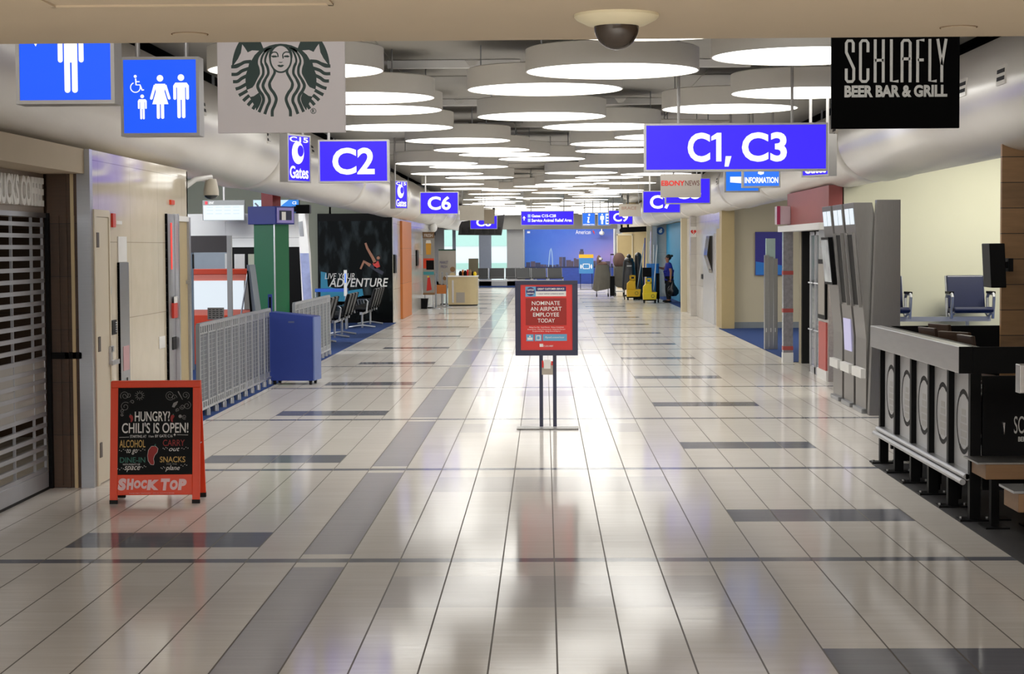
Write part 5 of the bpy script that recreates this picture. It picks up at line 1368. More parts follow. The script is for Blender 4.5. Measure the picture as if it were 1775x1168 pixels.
# black front of the enclosure with silver lettering
t2 = thing('bar_barrier', 'black bar front panel with small silver lettering above the wooden bench', 'panel', (XB + .03, YA - .03, .006))
MB().box(0.03, 1.6, .0, .03, .20, .945, 'blk').build('panel', t2)
for xx in (.1, .45, 1.1):
    MB().box(xx, xx + .05, 0.035, .1, 0, .3, 'blk').box(xx - .07, xx + .12, 0.0, .16, 0, .01, 'blk').build('leg', t2)
a = MB(); sx = at_y(1757.5, 740, YA - .03).x - XB - .03
K2 = (YA) / FOC
zT, zB_ = at_y(1760, 722, YA).z, at_y(1760, 752, YA).z
a.text('SCHLAFLY', sx, sx + .27, zB_, zT, -.001, 'silver_print', .0); a.text('BEER BAR & GRILL', sx + .028, sx + .27, at_y(1760, 766, YA).z, at_y(1760, 757.5, YA).z, -.001, 'silver_print', .03)
a.build('lettering', t2)
c = at_y(1736.5, 742, YA)
MB().prism([(c.x - XB - .03 - .008, c.z + .035), (c.x - XB - .03 + .008, c.z + .035), (c.x - XB - .03 + .002, c.z - .04)], -.03, 0, 'steel').build('coat_hook', t2)
t = thing('bar_bench', 'dark wooden plank bench fixed along the black bar front', 'bench', (XB - .03, YA - .42, .006))
zt_, zb_ = at_y(1670, 800, YA - .3).z, at_y(1670, 829, YA - .3).z
MB().box(.02, 1.6, 0, .385, zb_, zt_ - .012, 'bench_wood').build('plank', t, bevel=.004)
MB().box(-.03, 1.6, .0, .40, zt_ - .011, zt_, 'dark_steel').build('top_strip', t)
for xx in (.08, .34, .9):
    MB().box(xx, xx + .05, .1, .16, 0.01, zb_ + .005, 'blk').box(xx - .05, xx + .1, .02, .24, 0, .01, 'blk').build('leg', t)
# next enclosure corner, nearer
c = at_y(1760, 650, 10.5)
t = thing('bar_railing', 'steel corner of the next bar enclosure at the picture edge', 'railing', (c.x, 10.4, .006))
MB().box(0, 1.2, 0, .1, at_y(1760, 684, 10.4).z, at_y(1760, 634, 10.4).z, 'rail_steel').build('steel_rail', t, bevel=.004)
MB().box(.14, .2, .02, .09, 0, .95, 'blk').box(.8, .86, .02, .09, 0, .95, 'blk').build('post', t)
c = at_y(1754, 865, 10.9)
t = thing('bar_bench', 'honey wooden bench end with a bright metal edge at the picture edge', 'bench', (c.x, 10.75, .006))
MB().box(0, .8, 0, .34, at_y(1756, 884, 10.9).z, at_y(1756, 852, 10.9).z, 'bench_wood').build('plank', t, bevel=.004)
MB().box(-.03, .8, -.01, .34, at_y(1756, 851, 10.9).z, at_y(1756, 847, 10.9).z, 'rail_steel').build('top_strip', t)
MB().box(.2, .26, .12, .18, 0, .3, 'blk').build('leg', t)
# far side of the enclosure
t = thing('bar_back_panel', 'low black panel closing the far side of the bar enclosure', 'panel', (XB + .1, YE + .12, .006))
MB().box(0, 1.35, 0, .05, .1, at_y(1600, 566, YE + .12).z, 'blk').build('panel', t)
for xx in (.1, 1.2): MB().box(xx, xx + .06, .0, .05, 0, .1, 'blk').build('foot', t)
# high chairs inside the enclosure
st = None
for i, (px, py, Y, lab) in enumerate(((1652, 578, 14.25, 'dark brown high chair nearest the steel rail inside the bar'), (1668, 576, 14.9, 'dark brown high chair second from the steel rail, chrome glint on top'),
                                     (1692, 586, 13.6, 'dark brown high chair in the middle of the bar'), (1724, 591, 13.0, 'dark brown high chair closest to the plank column'))):
    p = at_y(px, py, Y)
    if st is None:
        st = thing('bar_chair', lab, 'chair', (p.x, Y, .006), math.radians(100), 'high chairs in the bar'); h = p.z
        M['chair_brown'] = mat('dark_brown_wood_chair', (70, 52, 40), .4, noise=.15)
        MB().prism([(-.03, .78), (.0, .78), (.05, 1.17), (.02, 1.17)], -.16, .16, 'chair_brown', 'YZ', Matrix.Translation((0, .17, 0))).build('backrest', st, bevel=.005)
        MB().box(-.19, .19, -.2, .18, .72, .765, 'chair_brown').build('seat', st, bevel=.01)
        for sx in (-.17, .17):
            for sy in (-.18, .16): MB().cyl((sx, sy, .73), (sx * 1.15, sy * 1.15, 0), .018, 'blk', 8).build('leg', st)
        MB().box(-.18, .18, -.19, -.17, .25, .275, 'steel').build('foot_rail', st)
    else: dup(st, (p.x, Y, .006), lab, math.radians(95 + 12 * (i % 3)))
# plank column with a black loudspeaker/monitor seen edge-on
struct('wall_right_planks', MB().box(at_y(1733, 500, 15.5).x, 7, 15.45, 15.5, 0, 3.4, 'barn_wood'))
c = at_y(1731, 460, 14.9)
t = thing('wall_monitor', 'black monitor seen nearly edge-on, bracketed to the plank column', 'monitor', c, math.radians(-4))
k = 14.9 / FOC
MB().prism([(-17 * k, 38 * k), (9.5 * k, 38 * k), (13 * k, -38.5 * k), (-13 * k, -38.5 * k)], -.02, .35, 'blk').build('housing', t, bevel=.006)
MB().box(10 * k, 22 * k, .12, .2, -5 * k, 6 * k, 'blk').box(20 * k, 28 * k, .08, .26, -11 * k, 12 * k, 'blk').box(21 * k, 27 * k, .2, 15.5 - 14.9, -8 * k, 9 * k, 'blk').build('wall_bracket', t)
# blue seats before the yellow wall, on the raised floor
Ys = 24.1; k = Ys / FOC
xs = at_y(1681, 500, Ys).x
seat_row('beam_seats', 'row of navy blue seats with silver arms against the pale yellow wall', (xs - .53, Ys, at_y(1681, 535, Ys).z - .46), 0, 3, 'seat_blue', .53, .5, True, (1,), (-.5, .5))

# leaning steel cabinets with flight screens, in a row along the hall
X0_ = 3.43
def fids(y0, label, idx):
    t = thing('screen_cabinet', label, 'cabinet', (X0_, y0, 0), 0, 'steel screen cabinets')
    wdt = .66
    pts = [(0, .05), (0, .80), (-.14, 2.26), (.06, 2.26), (.30, 1.2), (.30, .05)]
    MB().prism([(p[0], p[1]) for p in pts], 0, wdt, 'dark_steel').build('casing', t, bevel=.004)
    def F(z): return 0 - .14 * (z - .8) / 1.46 - .002 if z > .8 else -.002
    def panel(mb, ya, yb, za, zb, m, off=.002):
        vs = [(F(za) - off, ya, za), (F(za) - off, yb, za), (F(zb) - off, yb, zb), (F(zb) - off, ya, zb)]
        vs += [(v[0] + off, v[1], v[2]) for v in vs]
        mb.add(vs, [(0, 1, 2, 3), (7, 6, 5, 4), (0, 1, 5, 4), (1, 2, 6, 5), (2, 3, 7, 6), (3, 0, 4, 7)], m)
    b = MB(); panel(b, .05, .30, 2.03, 2.20, 'screen'); panel(b, .34, .61, 2.03, 2.20, 'screen'); b.build('header_lamp', t)
    if idx == 2:
        b = MB(); panel(b, .06, .62, 1.35, 1.90, 'blk', .05); panel(b, .09, .59, 1.38, 1.87, mat('rain_photo_print', (190, 196, 204), .25, noise=.7, scale=5), .056); b.build('poster_screen', t)
    else:
        b = MB(); panel(b, .10, .56, 1.16, 1.92, 'blk', .004); panel(b, .07, .10, 1.14, 1.94, 'dark_steel', .03); panel(b, .56, .59, 1.14, 1.94, 'dark_steel', .03); b.build('recessed_screen', t)
    if idx == 1:
        b = MB(); panel(b, .1, .56, .62, .98, lit('lavender_notice_lit', (206, 200, 236), .7), .01); b.build('notice', t)
    MB().box(-.05, .0, .03, wdt - .03, .38, .48, 'white').build('shelf', t)
    MB().box(-.04, .28, .04, wdt - .04, 0, .05, 'steel').build('foot', t, bevel=.01)
fids(19.95, 'leaning steel screen cabinet next to the plain steel end panel', 0)
fids(20.75, 'leaning steel screen cabinet in the middle of the row, lavender notice on it', 1)
fids(21.55, 'leaning steel screen cabinet farthest in the row, with a tilted photo screen', 2)
o = MB().prism([(0.0, 0), (.325, 0), (.325, at_y(1540, 346, 19.75).z), (.075, at_y(1540, 346, 19.75).z)], 0, .12, 'dark_steel').build('end_panel', loc=(X0_, 19.75, 0), bevel=.004); tag(o, 'tall plain brushed steel end panel beside the pale yellow wall', 'panel')

# red shop: stone column, white lintel, dark opening and glass door
M['stone_glint'] = mat('glinting_grey_stone', (170, 166, 172), .15, .3, noise=.4, scale=18)
Yc = 28.75
t = thing('shop_column', 'glossy grey stone column with red bands at the far shop corner', 'column', (RX - .06, Yc, 0))
MB().box(-.02, .13, 0, .15, .16, 2.06, 'stone_glint').box(-.025, .135, -.005, .155, 0, .16, 'white').build('shaft', t)
for z_ in (.2, .78, 1.36): MB().box(-.024, .134, -.004, .154, z_, z_ + .06, mat('dull_red_band', (176, 78, 74), .4)).build('red_band', t)
o = MB().box(0, .25, 0, 4.4, 0, .09, 'white').build('lintel', loc=(RX - .12, 24.72, 2.02)); tag(o, 'white lintel over the dark opening of the red shop', 'lintel')
t = thing('glass_door', 'narrow glass door with steel bars beside the dark opening of the red shop', 'door', (RX + .04, 25.65, 0))
for (ya, yb) in ((0, .55), (.58, 1.1)):
    b = MB().box(0, .04, ya, ya + .05, 0, 2.0, 'alu').box(0, .04, yb - .05, yb, 0, 2.0, 'alu').box(0, .04, ya, yb, 0, .1, 'alu').box(0, .04, ya, yb, 1.95, 2.0, 'alu'); b.build('leaf_frame', t)
    MB().box(.015, .02, ya + .05, yb - .05, .1, 1.95, 'glass').build('pane', t)
    for z_ in (.62, 1.28): MB().cyl((-.02, ya + .05, z_), (-.02, yb - .05, z_), .012, 'steel', 8).build('push_bar', t)
t = thing('shop_poster', 'tall black framed poster above a red panel on the shop corner', 'poster', (RX - .001, 24.75, 0))
MB().box(-.03, 0, 0.05, .7, .82, 1.62, 'blk').box(-.034, -.03, .1, .65, .88, 1.56, 'grey_board').build('frame', t)
MB().box(-.02, 0, .05, .7, .14, .78, mat('faded_red_panel', (190, 84, 78), .4)).box(-.02, 0, 0, .85, 0, .14, 'white').build('red_panel', t)
c = at_y(1364, 366, 28.9)
t = thing('exit_sign', 'small pale sign box with a magenta edge above the white lintel', 'sign', (RX, 28.5, 2.13))
MB().box(-.2, 0, 0, .34, 0, .28, mat('pale_rose_box', (206, 186, 196), .35)).build('box', t, bevel=.01); MB().box(-.21, -.16, -.004, .0, 0.0, .28, mat('magenta_edge', (170, 40, 90), .4)).build('edge', t)
# steel uprights in the alcove and the blue picture
c = on_floor(1337, 606)
t = thing('queue_column', 'group of tall joined steel slats on the blue carpet of the alcove', 'column', (c.x, c.y, .008)); k = c.y / FOC
zt_ = at_y(1337, 443, c.y).z
for i in range(3): MB().box((-11.5 + i * 8) * k, (-4.8 + i * 8) * k, -.02 + .02 * i, .12, 0, zt_ - .03 * i, 'steel').box((-9.6 + i * 8) * k, (-8 + i * 8) * k, -.03 + .02 * i, -.02 + .02 * i, .30, .37, 'white').build('slat', t)
MB().box(-9 * k, 7 * k, .02, .1, zt_ - .06, at_y(1337, 414, c.y).z, mat('pale_green_glass', (196, 220, 214), .1)).build('glass_top', t)
Yp = 40.97
t = thing('wall_picture', 'blue and violet picture on the beige alcove wall', 'picture', (at_y(1333, 440, Yp).x, Yp, at_y(1333, 440, Yp).z)); k = Yp / FOC
MB().box(-24 * k, 24 * k, -.03, 0, -37 * k, 38 * k, mat('indigo_print', (44, 40, 138), .4)).build('panel', t)
MB().prism([(-23 * k, -36 * k), (23 * k, -36 * k), (23 * k, -20 * k), (-23 * k, -13 * k)], -.034, -.03, mat('azure_print', (40, 124, 210), .4)).build('wave_print', t)
# items on the far door wall
def far_right(name, label, cat, px0, px1, z0, z1, m, d=.04):
    yb, ya = at_x(px0, 500, 3.93).y, at_x(px1, 500, 3.93).y
    o = MB().box(-d, 0, 0, yb - ya, 0, z1 - z0, m).build(name, loc=(3.93, ya, z0)); return tag(o, label, cat)
t = thing('wall_screen', 'black screen tilted off the far grey marble wall', 'monitor', (3.93, 43.4, 1.15))
MB().prism([(-.02, 0), (-.16, .45), (-.10, .9), (-.0, .9), (0, 0)], 0, .9, 'blk_gloss', 'XZ').build('housing', t)
MB().box(-.06, .0, .3, .6, .1, .2, 'blk').build('bracket', t)
far_right('call_button', 'small black call plate low on the far grey marble wall', 'call plate', 1218, 1221, 1.0, 1.12, 'blk')
far_right('steel_door', 'pale steel double door in the far grey marble wall', 'door', 1221, 1240, 0, 2.1, mat('pale_steel_door', (200, 198, 200), .25, .2), .03)
far_right('door_edge', 'tan door leaf beside the alcove corner post', 'door', 1244, 1250, 0, 2.2, 'tan_door', .03)
c = at_y(1206, 402, 48.35)
t = thing('aed_sign', 'red heart sign on a small white plate above the far doors', 'sign', (3.855, 48.38, c.z))
MB().box(-.075, .075, 0, .02, -.13, .14, 'white').build('plate', t); a = MB(); s_ = .07
a.poly([(s_ * 1.05 * 16 * math.sin(u) ** 3 / 16, s_ * (13 * math.cos(u) - 5 * math.cos(2 * u) - 2 * math.cos(3 * u) - math.cos(4 * u)) / 16) for u in [2 * PI * i / 40 for i in range(40)]], 0, 'sign_red'); a.stroke([(.01, .04), (-.02, 0), (.015, .0), (-.01, -.05)], .014, -.001, 'paper_white'); a.build('heart', t)
t = thing('round_plaque', 'round blue plaque with a white figure on the far column', 'plaque', (at_y(1145, 400, 67.4).x, 67.49, at_y(1145, 400, 67.4).z))
MB().disc(0, 0, .14, 0, mat('plaque_blue', (40, 88, 150), .4), 32, .03).build('disc', t); MB().disc(.0, -.02, .06, -.03, 'paper_white', 16).disc(.03, .05, .03, -.03, 'paper_white', 12).build('figure', t)
# line-drawn clouds on the blue wall
t = thing('cloud_graphic', 'dark outlined clouds drawn on the bright blue far wall', 'wall graphic', (4.399, 53.0, 0)); a = MB()
for cy_, cz_, s_ in ((1.2, 2.2, .5), (2.6, 1.65, .35), (3.6, 2.1, .4), (1.6, .9, .4), (5.2, 1.5, .5), (3.2, .5, .4)):
    pts = [(cy_ + s_ * 1.6 * math.cos(u) * (1 + .12 * math.cos(5 * u)), cz_ + s_ * .32 * math.sin(u) * (1 + .2 * math.cos(5 * u))) for u in [2 * PI * i / 40 for i in range(41)]]
    a.stroke(pts, .03, 0, mat('cloud_line', (20, 84, 124), .5) if 'cl' not in M else M['cl'])
    M['cl'] = a.mats[-1]
a.v = [Matrix.Rotation(-PI / 2, 4, 'Z') @ Vector((-v.x, v.y, v.z)) for v in a.v]; a.build('outlines', t)

# ================================================================== END OF THE HALL
# wide city skyline print
YW = 91.95; k = YW / FOC
cx = X_(986.5, YW); zb0 = Z_(492, YW, 986)
mm = bpy.data.materials.new('dusk_sky_print'); mm.use_nodes = True
b = NB(mm); bs = b.n['Principled BSDF']; tc = b.n.new('ShaderNodeTexCoord'); sp = b.n.new('ShaderNodeSeparateXYZ'); b.t.links.new(tc.outputs['Object'], sp.inputs[0])
fx = b.m('DIVIDE', b.m('ADD', sp.outputs[0], 2.2), 4.4); fz = b.m('DIVIDE', sp.outputs[2], 2.7)
c1 = b.mix(fz, lin((64, 120, 206)), lin((38, 84, 190)))
pk = b.m('MULTIPLY', b.m('MULTIPLY', fx, fx), b.m('SUBTRACT', 1.15, b.m('ABSOLUTE', b.m('MULTIPLY', b.m('SUBTRACT', fz, .5), 2.2)))); pk.node.use_clamp = True
c1 = b.mix(pk, c1, lin((168, 140, 206)))
n1 = b.noise(tc.outputs['Object'], 1.4, 5); c1 = b.mix(b.m('MULTIPLY', n1, .25), c1, lin((110, 160, 224)))
b.t.links.new(c1, bs.inputs['Base Color']); bs.inputs['Roughness'].default_value = .35
bs.inputs['Emission Strength'].default_value = 0.0
t = thing('skyline_mural', 'wide blue dusk city skyline print covering the end wall', 'mural', (cx, YW, zb0))
def mx(p): return (p - 986.5) * k
def mz(q): return (492 - q) * k
MB().box(mx(910), mx(1063), 0, .04, 0, mz(397), mm).build('sky_print', t)
a = MB(); a.box(mx(910), mx(1063), -.003, 0, 0, mz(463), mat('river_print', (46, 74, 160), .3, noise=.3, scale=3, stretch=(1, 1, 6)))
r = random.Random(5)
M['tower_print'] = mat('brown_tower_print', (86, 76, 92), .5, noise=.3, scale=9); M['tower_dark'] = mat('dark_tower_print', (58, 62, 92), .5, noise=.2)
p = 912
while p < 1060:
    w_ = r.uniform(4, 9); h_ = r.uniform(3, 11) + (7 if 968 < p < 1002 else 0)
    a.box(mx(p), mx(min(p + w_, 1062)), -.004, -.0, mz(463.5), mz(463 - h_), 'tower_print' if r.random() < .6 else 'tower_dark'); p += w_ + r.uniform(-.5, 1)
a.box(mx(1004), mx(1012), -.004, 0, mz(463), mz(436), 'tower_print').box(mx(1005.5), mx(1011), -.004, 0, mz(436), mz(432), 'tower_dark')
a.stroke([(mx(950.5), mz(464)), (mx(952.2), mz(446)), (mx(953.6), mz(434)), (mx(955), mz(430)), (mx(956.5), mz(436)), (mx(957.5), mz(448)), (mx(958), mz(464))], .05, -.004, mat('pale_arch_print', (150, 180, 214), .3))
a.box(mx(910), mx(1063), -.005, 0, mz(464.5), mz(462), mat('shore_print', (36, 44, 84), .5))
a.build('city_print', t)
a = MB(); a.text('American', mx(998), mx(1024), mz(406), mz(399), -.002, 'paper_white', .0); a.prism([(mx(1027), mz(399)), (mx(1030), mz(401)), (mx(1031), mz(407)), (mx(1028), mz(403))], -.003, 0, 'sign_red'); a.box(mx(914), mx(919), -.003, 0, mz(404), mz(400.5), 'paper_white'); a.build('airline_lettering', t)
MB().box(mx(1063), mx(1066), -.05, .04, 0, mz(395), 'white').build('edge_trim', t)
c = at_y(1043, 404, 91.5)
t = thing('pendant_camera', 'white dome camera hung before the airline lettering of the skyline', 'security camera', (c.x, 91.5, c.z)); MB().ball((0, 0, 0), (.13, .13, .11), 'white', 14, 8).build('housing', t, smooth=True); MB().cyl((0, 0, .1), (0, 0, 3.86 - c.z + .01), .03, 'white', 8).build('pole', t)
# doorway in the tan far wall
t = thing('corridor_door', 'tan double door at the end of the far side corridor', 'door', (X_(1086, 81.9), 81.98, 0)); k = 82 / FOC
MB().box(-15 * k, 9 * k, -.03, 0, 0, Z_(408, 82, 1086), 'tan_door').build('leaf', t); MB().box(-17 * k, -15 * k, -.05, 0, 0, Z_(406, 82, 1086), 'beige_wall').box(9 * k, 11 * k, -.05, 0, 0, Z_(406, 82, 1086), 'beige_wall').box(-17 * k, 11 * k, -.05, 0, Z_(408, 82, 1086), Z_(405, 82, 1086), 'beige_wall').build('frame', t)
# hanging row of flight monitors
Yh = 71.0; k = Yh / FOC
c = at_y(834, 396, Yh)
t = thing('hanging_monitors', 'long dark row of hanging monitors before the far windows', 'monitors', c)
MB().prism([(-38 * k, 4 * k), (-34 * k, 12 * k), (41 * k, 24 * k), (35 * k, -12 * k), (-40 * k, -11 * k)], 0, .3, mat('dark_casing', (34, 32, 34), .4)).build('casing', t)
for i in range(6):
    x = (-33 + i * 11.5) * k; MB().box(x, x + 9.5 * k, -.03, 0, -9 * k, 2 * k, 'blk_gloss').build('screen', t)
for x in (-20 * k, 22 * k): MB().cyl((x, .15, 9 * k), (x, .15, CEIL - c.z + .11), .04, 'blk', 8).build('hanger', t)
c = at_y(1105, 400, 70)
t = thing('hanging_monitors', 'short dark row of hanging monitors over the far corridor', 'monitors', c); k = 70 / FOC
MB().prism([(-31 * k, 2 * k), (-28 * k, 6 * k), (20 * k, 8 * k), (22 * k, -1 * k), (-30 * k, -3 * k)], 0, .3, 'dark_casing' if 'dark_casing' in M else 'blk').build('casing', t)
for x in (-27 * k, -16 * k): MB().cyl((x, .15, 5 * k), (x, .15, 3.86 - c.z + .002), .04, 'blk', 8).build('hanger', t)
# far black seats
seat_row('beam_seats', 'row of black seats facing away before the far windows', (X_(875, 84), 84, 0), 0, 4, 'seat_blk', .72, .66, False)
seat_row('beam_seats', 'row of black seats before the skyline mural, next to the window pillar', (X_(935, 83), 83, 0), math.radians(8), 3, 'seat_blk', .72, .66, False)
# health notice on a stand
Yn = 80; k = Yn / FOC
t = thing('notice_stand', 'yellow-topped blue distancing notice on a stand before the skyline', 'sign stand', (X_(1016, Yn), Yn, 0))
MB().box(-12.5 * k, 12.5 * k, 0, .03, Z_(474, Yn, 1016), Z_(441, Yn, 1016), mat('notice_blue', (54, 120, 176), .4)).build('panel', t)
a = MB(); a.box(-12.5 * k, 12.5 * k, -.003, 0, Z_(447, Yn, 1016), Z_(441, Yn, 1016), mat('notice_yellow', (224, 164, 30), .4)); za = Z_(466, Yn, 1016)
for s in (-1, 1): a.disc(s * 9 * k, za + 4 * k, 1.2 * k, -.001, 'paper_white', 10, rz=4 * k); a.stroke([(s * 5 * k, za), (s * 6 * k, za + 4 * k), (s * 5 * k, za + 9 * k)], .03, -.001, 'paper_white')
a.box(-4 * k, 4 * k, -.002, 0, za + 8 * k, za + 9 * k, 'paper_white').box(-4 * k, 4 * k, -.002, 0, za, za + 1 * k, 'paper_white').build('print', t)
MB().cyl((-10 * k, .03, 0), (-10 * k, .03, Z_(474, Yn, 1016)), .012, 'blk', 8).cyl((10 * k, .03, 0), (10 * k, .03, Z_(474, Yn, 1016)), .012, 'blk', 8).box(-11 * k, 11 * k, -.15, .2, 0, .015, 'blk').build('stand', t)

# ------------------------------------------------------------------ draped luggage carts
M['canvas'] = mat('grey_brown_canvas', (94, 90, 82), .9, noise=.2, scale=4, bump=.4)
M['canvas_b'] = mat('brown_canvas', (112, 86, 78), .9, noise=.2, scale=4, bump=.4)
def drape(mb, w0, w1, dep, z0, z1, m, seed, n=40):
    r = random.Random(seed); ph = [r.uniform(0, 6) for _ in range(4)]
    rows = []
    for j in range(9):
        f = j / 8; z = z1 + (z0 - z1) * f; row = []
        for i in range(n):
            u = 2 * PI * i / n
            cu_, su_ = math.cos(u), math.sin(u)
            e = .55
            x = (w0 + (w1 - w0) * f ** .8) * math.copysign(abs(cu_) ** e, cu_); y = dep * (.8 + .25 * f) * math.copysign(abs(su_) ** e, su_)
            q = 1 + f * (.06 * math.sin(7 * u + ph[0]) + .04 * math.sin(13 * u + ph[1]))
            row.append((x * q, y * q, z + (.05 * math.sin(3 * u + ph[2]) if j == 8 else 0)))
        rows.append(row)
    vs = [p for rw in rows for p in rw]; fs = [(j * n + i, j * n + (i + 1) % n, (j + 1) * n + (i + 1) % n, (j + 1) * n + i) for j in range(8) for i in range(n)] + [tuple(range(n))]
    mb.add(vs, fs, m)
Yg = 68; k = Yg / FOC
def gz(q, px=1045): return Z_(q, Yg, px)
t = thing('draped_cart', 'cart under a grey-brown canvas cover, brown bag strapped on top', 'cart', (X_(1044, Yg), Yg, 0))
b = MB(); drape(b, 11 * k, 17 * k, .36, gz(502), gz(459), 'canvas', 1); b.build('canvas_cover', t, smooth=True)
b = MB(); b.ball((0, 0, gz(458)), (9 * k, .22, 5 * k), 'canvas_b', 16, 10); b.ball((-6 * k, 0, gz(451)), (4 * k, .15, 9 * k), 'canvas_b', 14, 8); b.build('bag', t, smooth=True)
MB().box(-6 * k, -2 * k, -.25, -.2, gz(450), gz(446), 'paper_white').ball((-2 * k, -.2, gz(449)), .05, 'steel', 10, 6).build('buckle', t)
for sx in (-10 * k, 10 * k): MB().cyl((sx - .02, 0, .06), (sx + .02, 0, .06), .06, 'rubber', 14).cyl((sx, 0, .06), (sx, 0, gz(498)), .012, 'blk', 8).build('wheel', t)
t = thing('suitcase', 'upright black suitcase between the two canvas covered carts', 'suitcase', (X_(1060, Yg), Yg - .75, 0))
MB().box(-4 * k, 4 * k, 0, .25, .04, gz(478), 'blk').build('shell', t, bevel=.02); MB().cyl((-2.5 * k, .1, gz(480)), (-2.5 * k, .1, gz(441)), .01, 'steel', 6).cyl((2.5 * k, .1, gz(480)), (2.5 * k, .1, gz(441)), .01, 'steel', 6).box(-3 * k, 3 * k, .08, .12, gz(442), gz(440), 'blk').build('handle', t)
for sx in (-3 * k, 3 * k): MB().cyl((sx - .01, .05, .025), (sx + .01, .05, .025), .025, 'rubber', 10).build('wheel', t)
t = thing('draped_cart', 'cart piled with brown canvas bags beside the black suitcase', 'cart', (X_(1073, Yg + .6), Yg + .6, 0))
b = MB(); drape(b, 9 * k, 11 * k, .3, gz(497), gz(462), 'canvas', 4); b.build('canvas_cover', t, smooth=True)
b = MB(); b.ball((0, 0, gz(452)), (11 * k, .28, 14 * k), 'canvas_b', 18, 10); b.build('bag', t, smooth=True)
b = MB()
for sx in (-7 * k, 7 * k): b.cyl((sx, -.2, .08), (sx, -.2, gz(462)), .014, 'alu', 8).cyl((sx, .2, .08), (sx, .2, gz(462)), .014, 'alu', 8)
b.box(-7 * k, 7 * k, -.22, .22, .16, .19, 'alu'); b.build('frame', t)
for sx in (-7 * k, 7 * k): MB().cyl((sx - .02, -.2, .07), (sx + .02, -.2, .07), .07, 'rubber', 14).build('wheel', t)
t = thing('black_bag_cart', 'tall black bag on a wheeled frame behind the orange-yellow mop bucket', 'cart', (X_(1090, 64), 64, 0)); k = 64 / FOC
b = MB(); drape(b, 9 * k, 12 * k, .3, Z_(500, 64, 1090), Z_(453, 64, 1090), 'bag', 5); b.ball((0, 0, Z_(452, 64, 1090)), (8.5 * k, .27, 7 * k), 'bag', 16, 8).ball((0, 0, Z_(445, 64, 1090)), (4 * k, .15, 5 * k), 'bag', 14, 8); b.build('bag', t, smooth=True)
MB().box(-4 * k, 4 * k, -.26, -.24, Z_(462, 64, 1090), Z_(459.5, 64, 1090), 'sign_box').build('tag', t)
b = MB()
for sx in (-8 * k, 8 * k): b.cyl((sx, 0, .06), (sx, 0, Z_(468, 64, 1090)), .016, 'blk', 8)
b.box(-9 * k, 9 * k, -.25, .25, .12, .16, 'blk').build('frame', t)
for sx in (-8 * k, 8 * k): MB().cyl((sx - .015, -.2, .07), (sx + .015, -.2, .07), .07, 'rubber', 14).build('wheel', t)
t = thing('black_bag', 'black bag slung high behind the mop handles', 'bag', (X_(1106, 64.6), 64.6, 0)); b = MB(); drape(b, 6 * k, 8 * k, .24, .1, Z_(444, 64.6, 1106), 'bag', 6); b.ball((0, 0, Z_(444, 64.6, 1106)), (6 * k, .2, 7 * k), 'bag', 14, 8); b.build('bag_body', t, smooth=True); MB().box(-8 * k, 8 * k, -.2, .2, .0, .12, 'blk').build('stand', t)

# ------------------------------------------------------------------ mop buckets
def mop_bucket(label, px, ypx, m, mop_lean, flip):
    p = on_floor(px, ypx); k = p.y / FOC
    t = thing('mop_bucket', label, 'mop bucket', (p.x, p.y, 0), 0, 'wringer mop buckets')
    b = MB(); b.prism([(-11 * k, 5 * k), (11 * k, 6 * k), (12.5 * k, 19 * k), (-12 * k, 18 * k)], -.2, .2, m); b.build('bucket', t, bevel=.02)
    b = MB(); b.prism([(-11.5 * k, 18 * k), (4 * k, 18 * k), (3 * k, 32 * k), (-6 * k, 34 * k), (-11 * k, 29 * k)], -.15, .15, m); b.build('wringer', t, bevel=.015)
    b = MB(); b.box(-6.5 * k, -3.8 * k, -.05, .05, 30 * k, 43 * k, m).box(1.2 * k, 3.8 * k, -.05, .05, 30 * k, 43 * k, m).box(-6.5 * k, 3.8 * k, -.05, .05, 40.5 * k, 43 * k, m).box(-6.5 * k, 3.8 * k, -.05, .05, 33 * k, 37 * k, m); b.build('wringer_handle', t, bevel=.01)
    MB().ring(5 * k, 12 * k, 2.2 * k, 3.1 * k, -.201, mat('olive_print', (120, 112, 20), .5), 20).build('caution_mark', t)
    MB().box(-12 * k, 11.5 * k, -.22, .22, 4 * k, 6 * k, 'blk').build('base', t, bevel=.01)
    for sx in (-9.5 * k, 9.5 * k):
        for sy in (-.16, .16): MB().cyl((sx - .02, sy, 2 * k), (sx + .02, sy, 2 * k), 2 * k, 'rubber', 12).build('caster', t)
    m_ = thing('mop', mop_lean[3], 'mop', (p.x + mop_lean[0] * k, p.y + .02, 0), 0, 'mops in the buckets')
    MB().cyl((0, 0, 22 * k), (mop_lean[1] * k, .1, mop_lean[2] * k), .016, 'alu' if not flip else 'white', 8).build('handle', m_)
    b = MB()
    for i in range(10): b.tube([(0, 0, 23 * k), (.05 * math.cos(i), .05 * math.sin(i), 18 * k), (.07 * math.cos(i), .07 * math.sin(i), 12 * k)], .012, 'grey_board', 5)
    b.build('mop_strings', m_)
M['yellow_b'] = mat('amber_yellow_plastic', (226, 178, 16), .4, noise=.03)
mop_bucket('amber yellow wringer mop bucket farther from the cleaner', 1098, 520, 'yellow_b', (7, 12, 98, 'grey mop leaning from the amber bucket'), False)
mop_bucket('bright yellow wringer mop bucket nearer the cleaner', 1126, 525, 'yellow', (7, 7, 100, 'white mop standing in the bright yellow bucket'), True)
t = thing('janitor_cart', 'black janitor cart with a bright blue bag behind the mop buckets', 'cart', (X_(1131, 60.3), 60.3, 0)); k = 60.3 / FOC
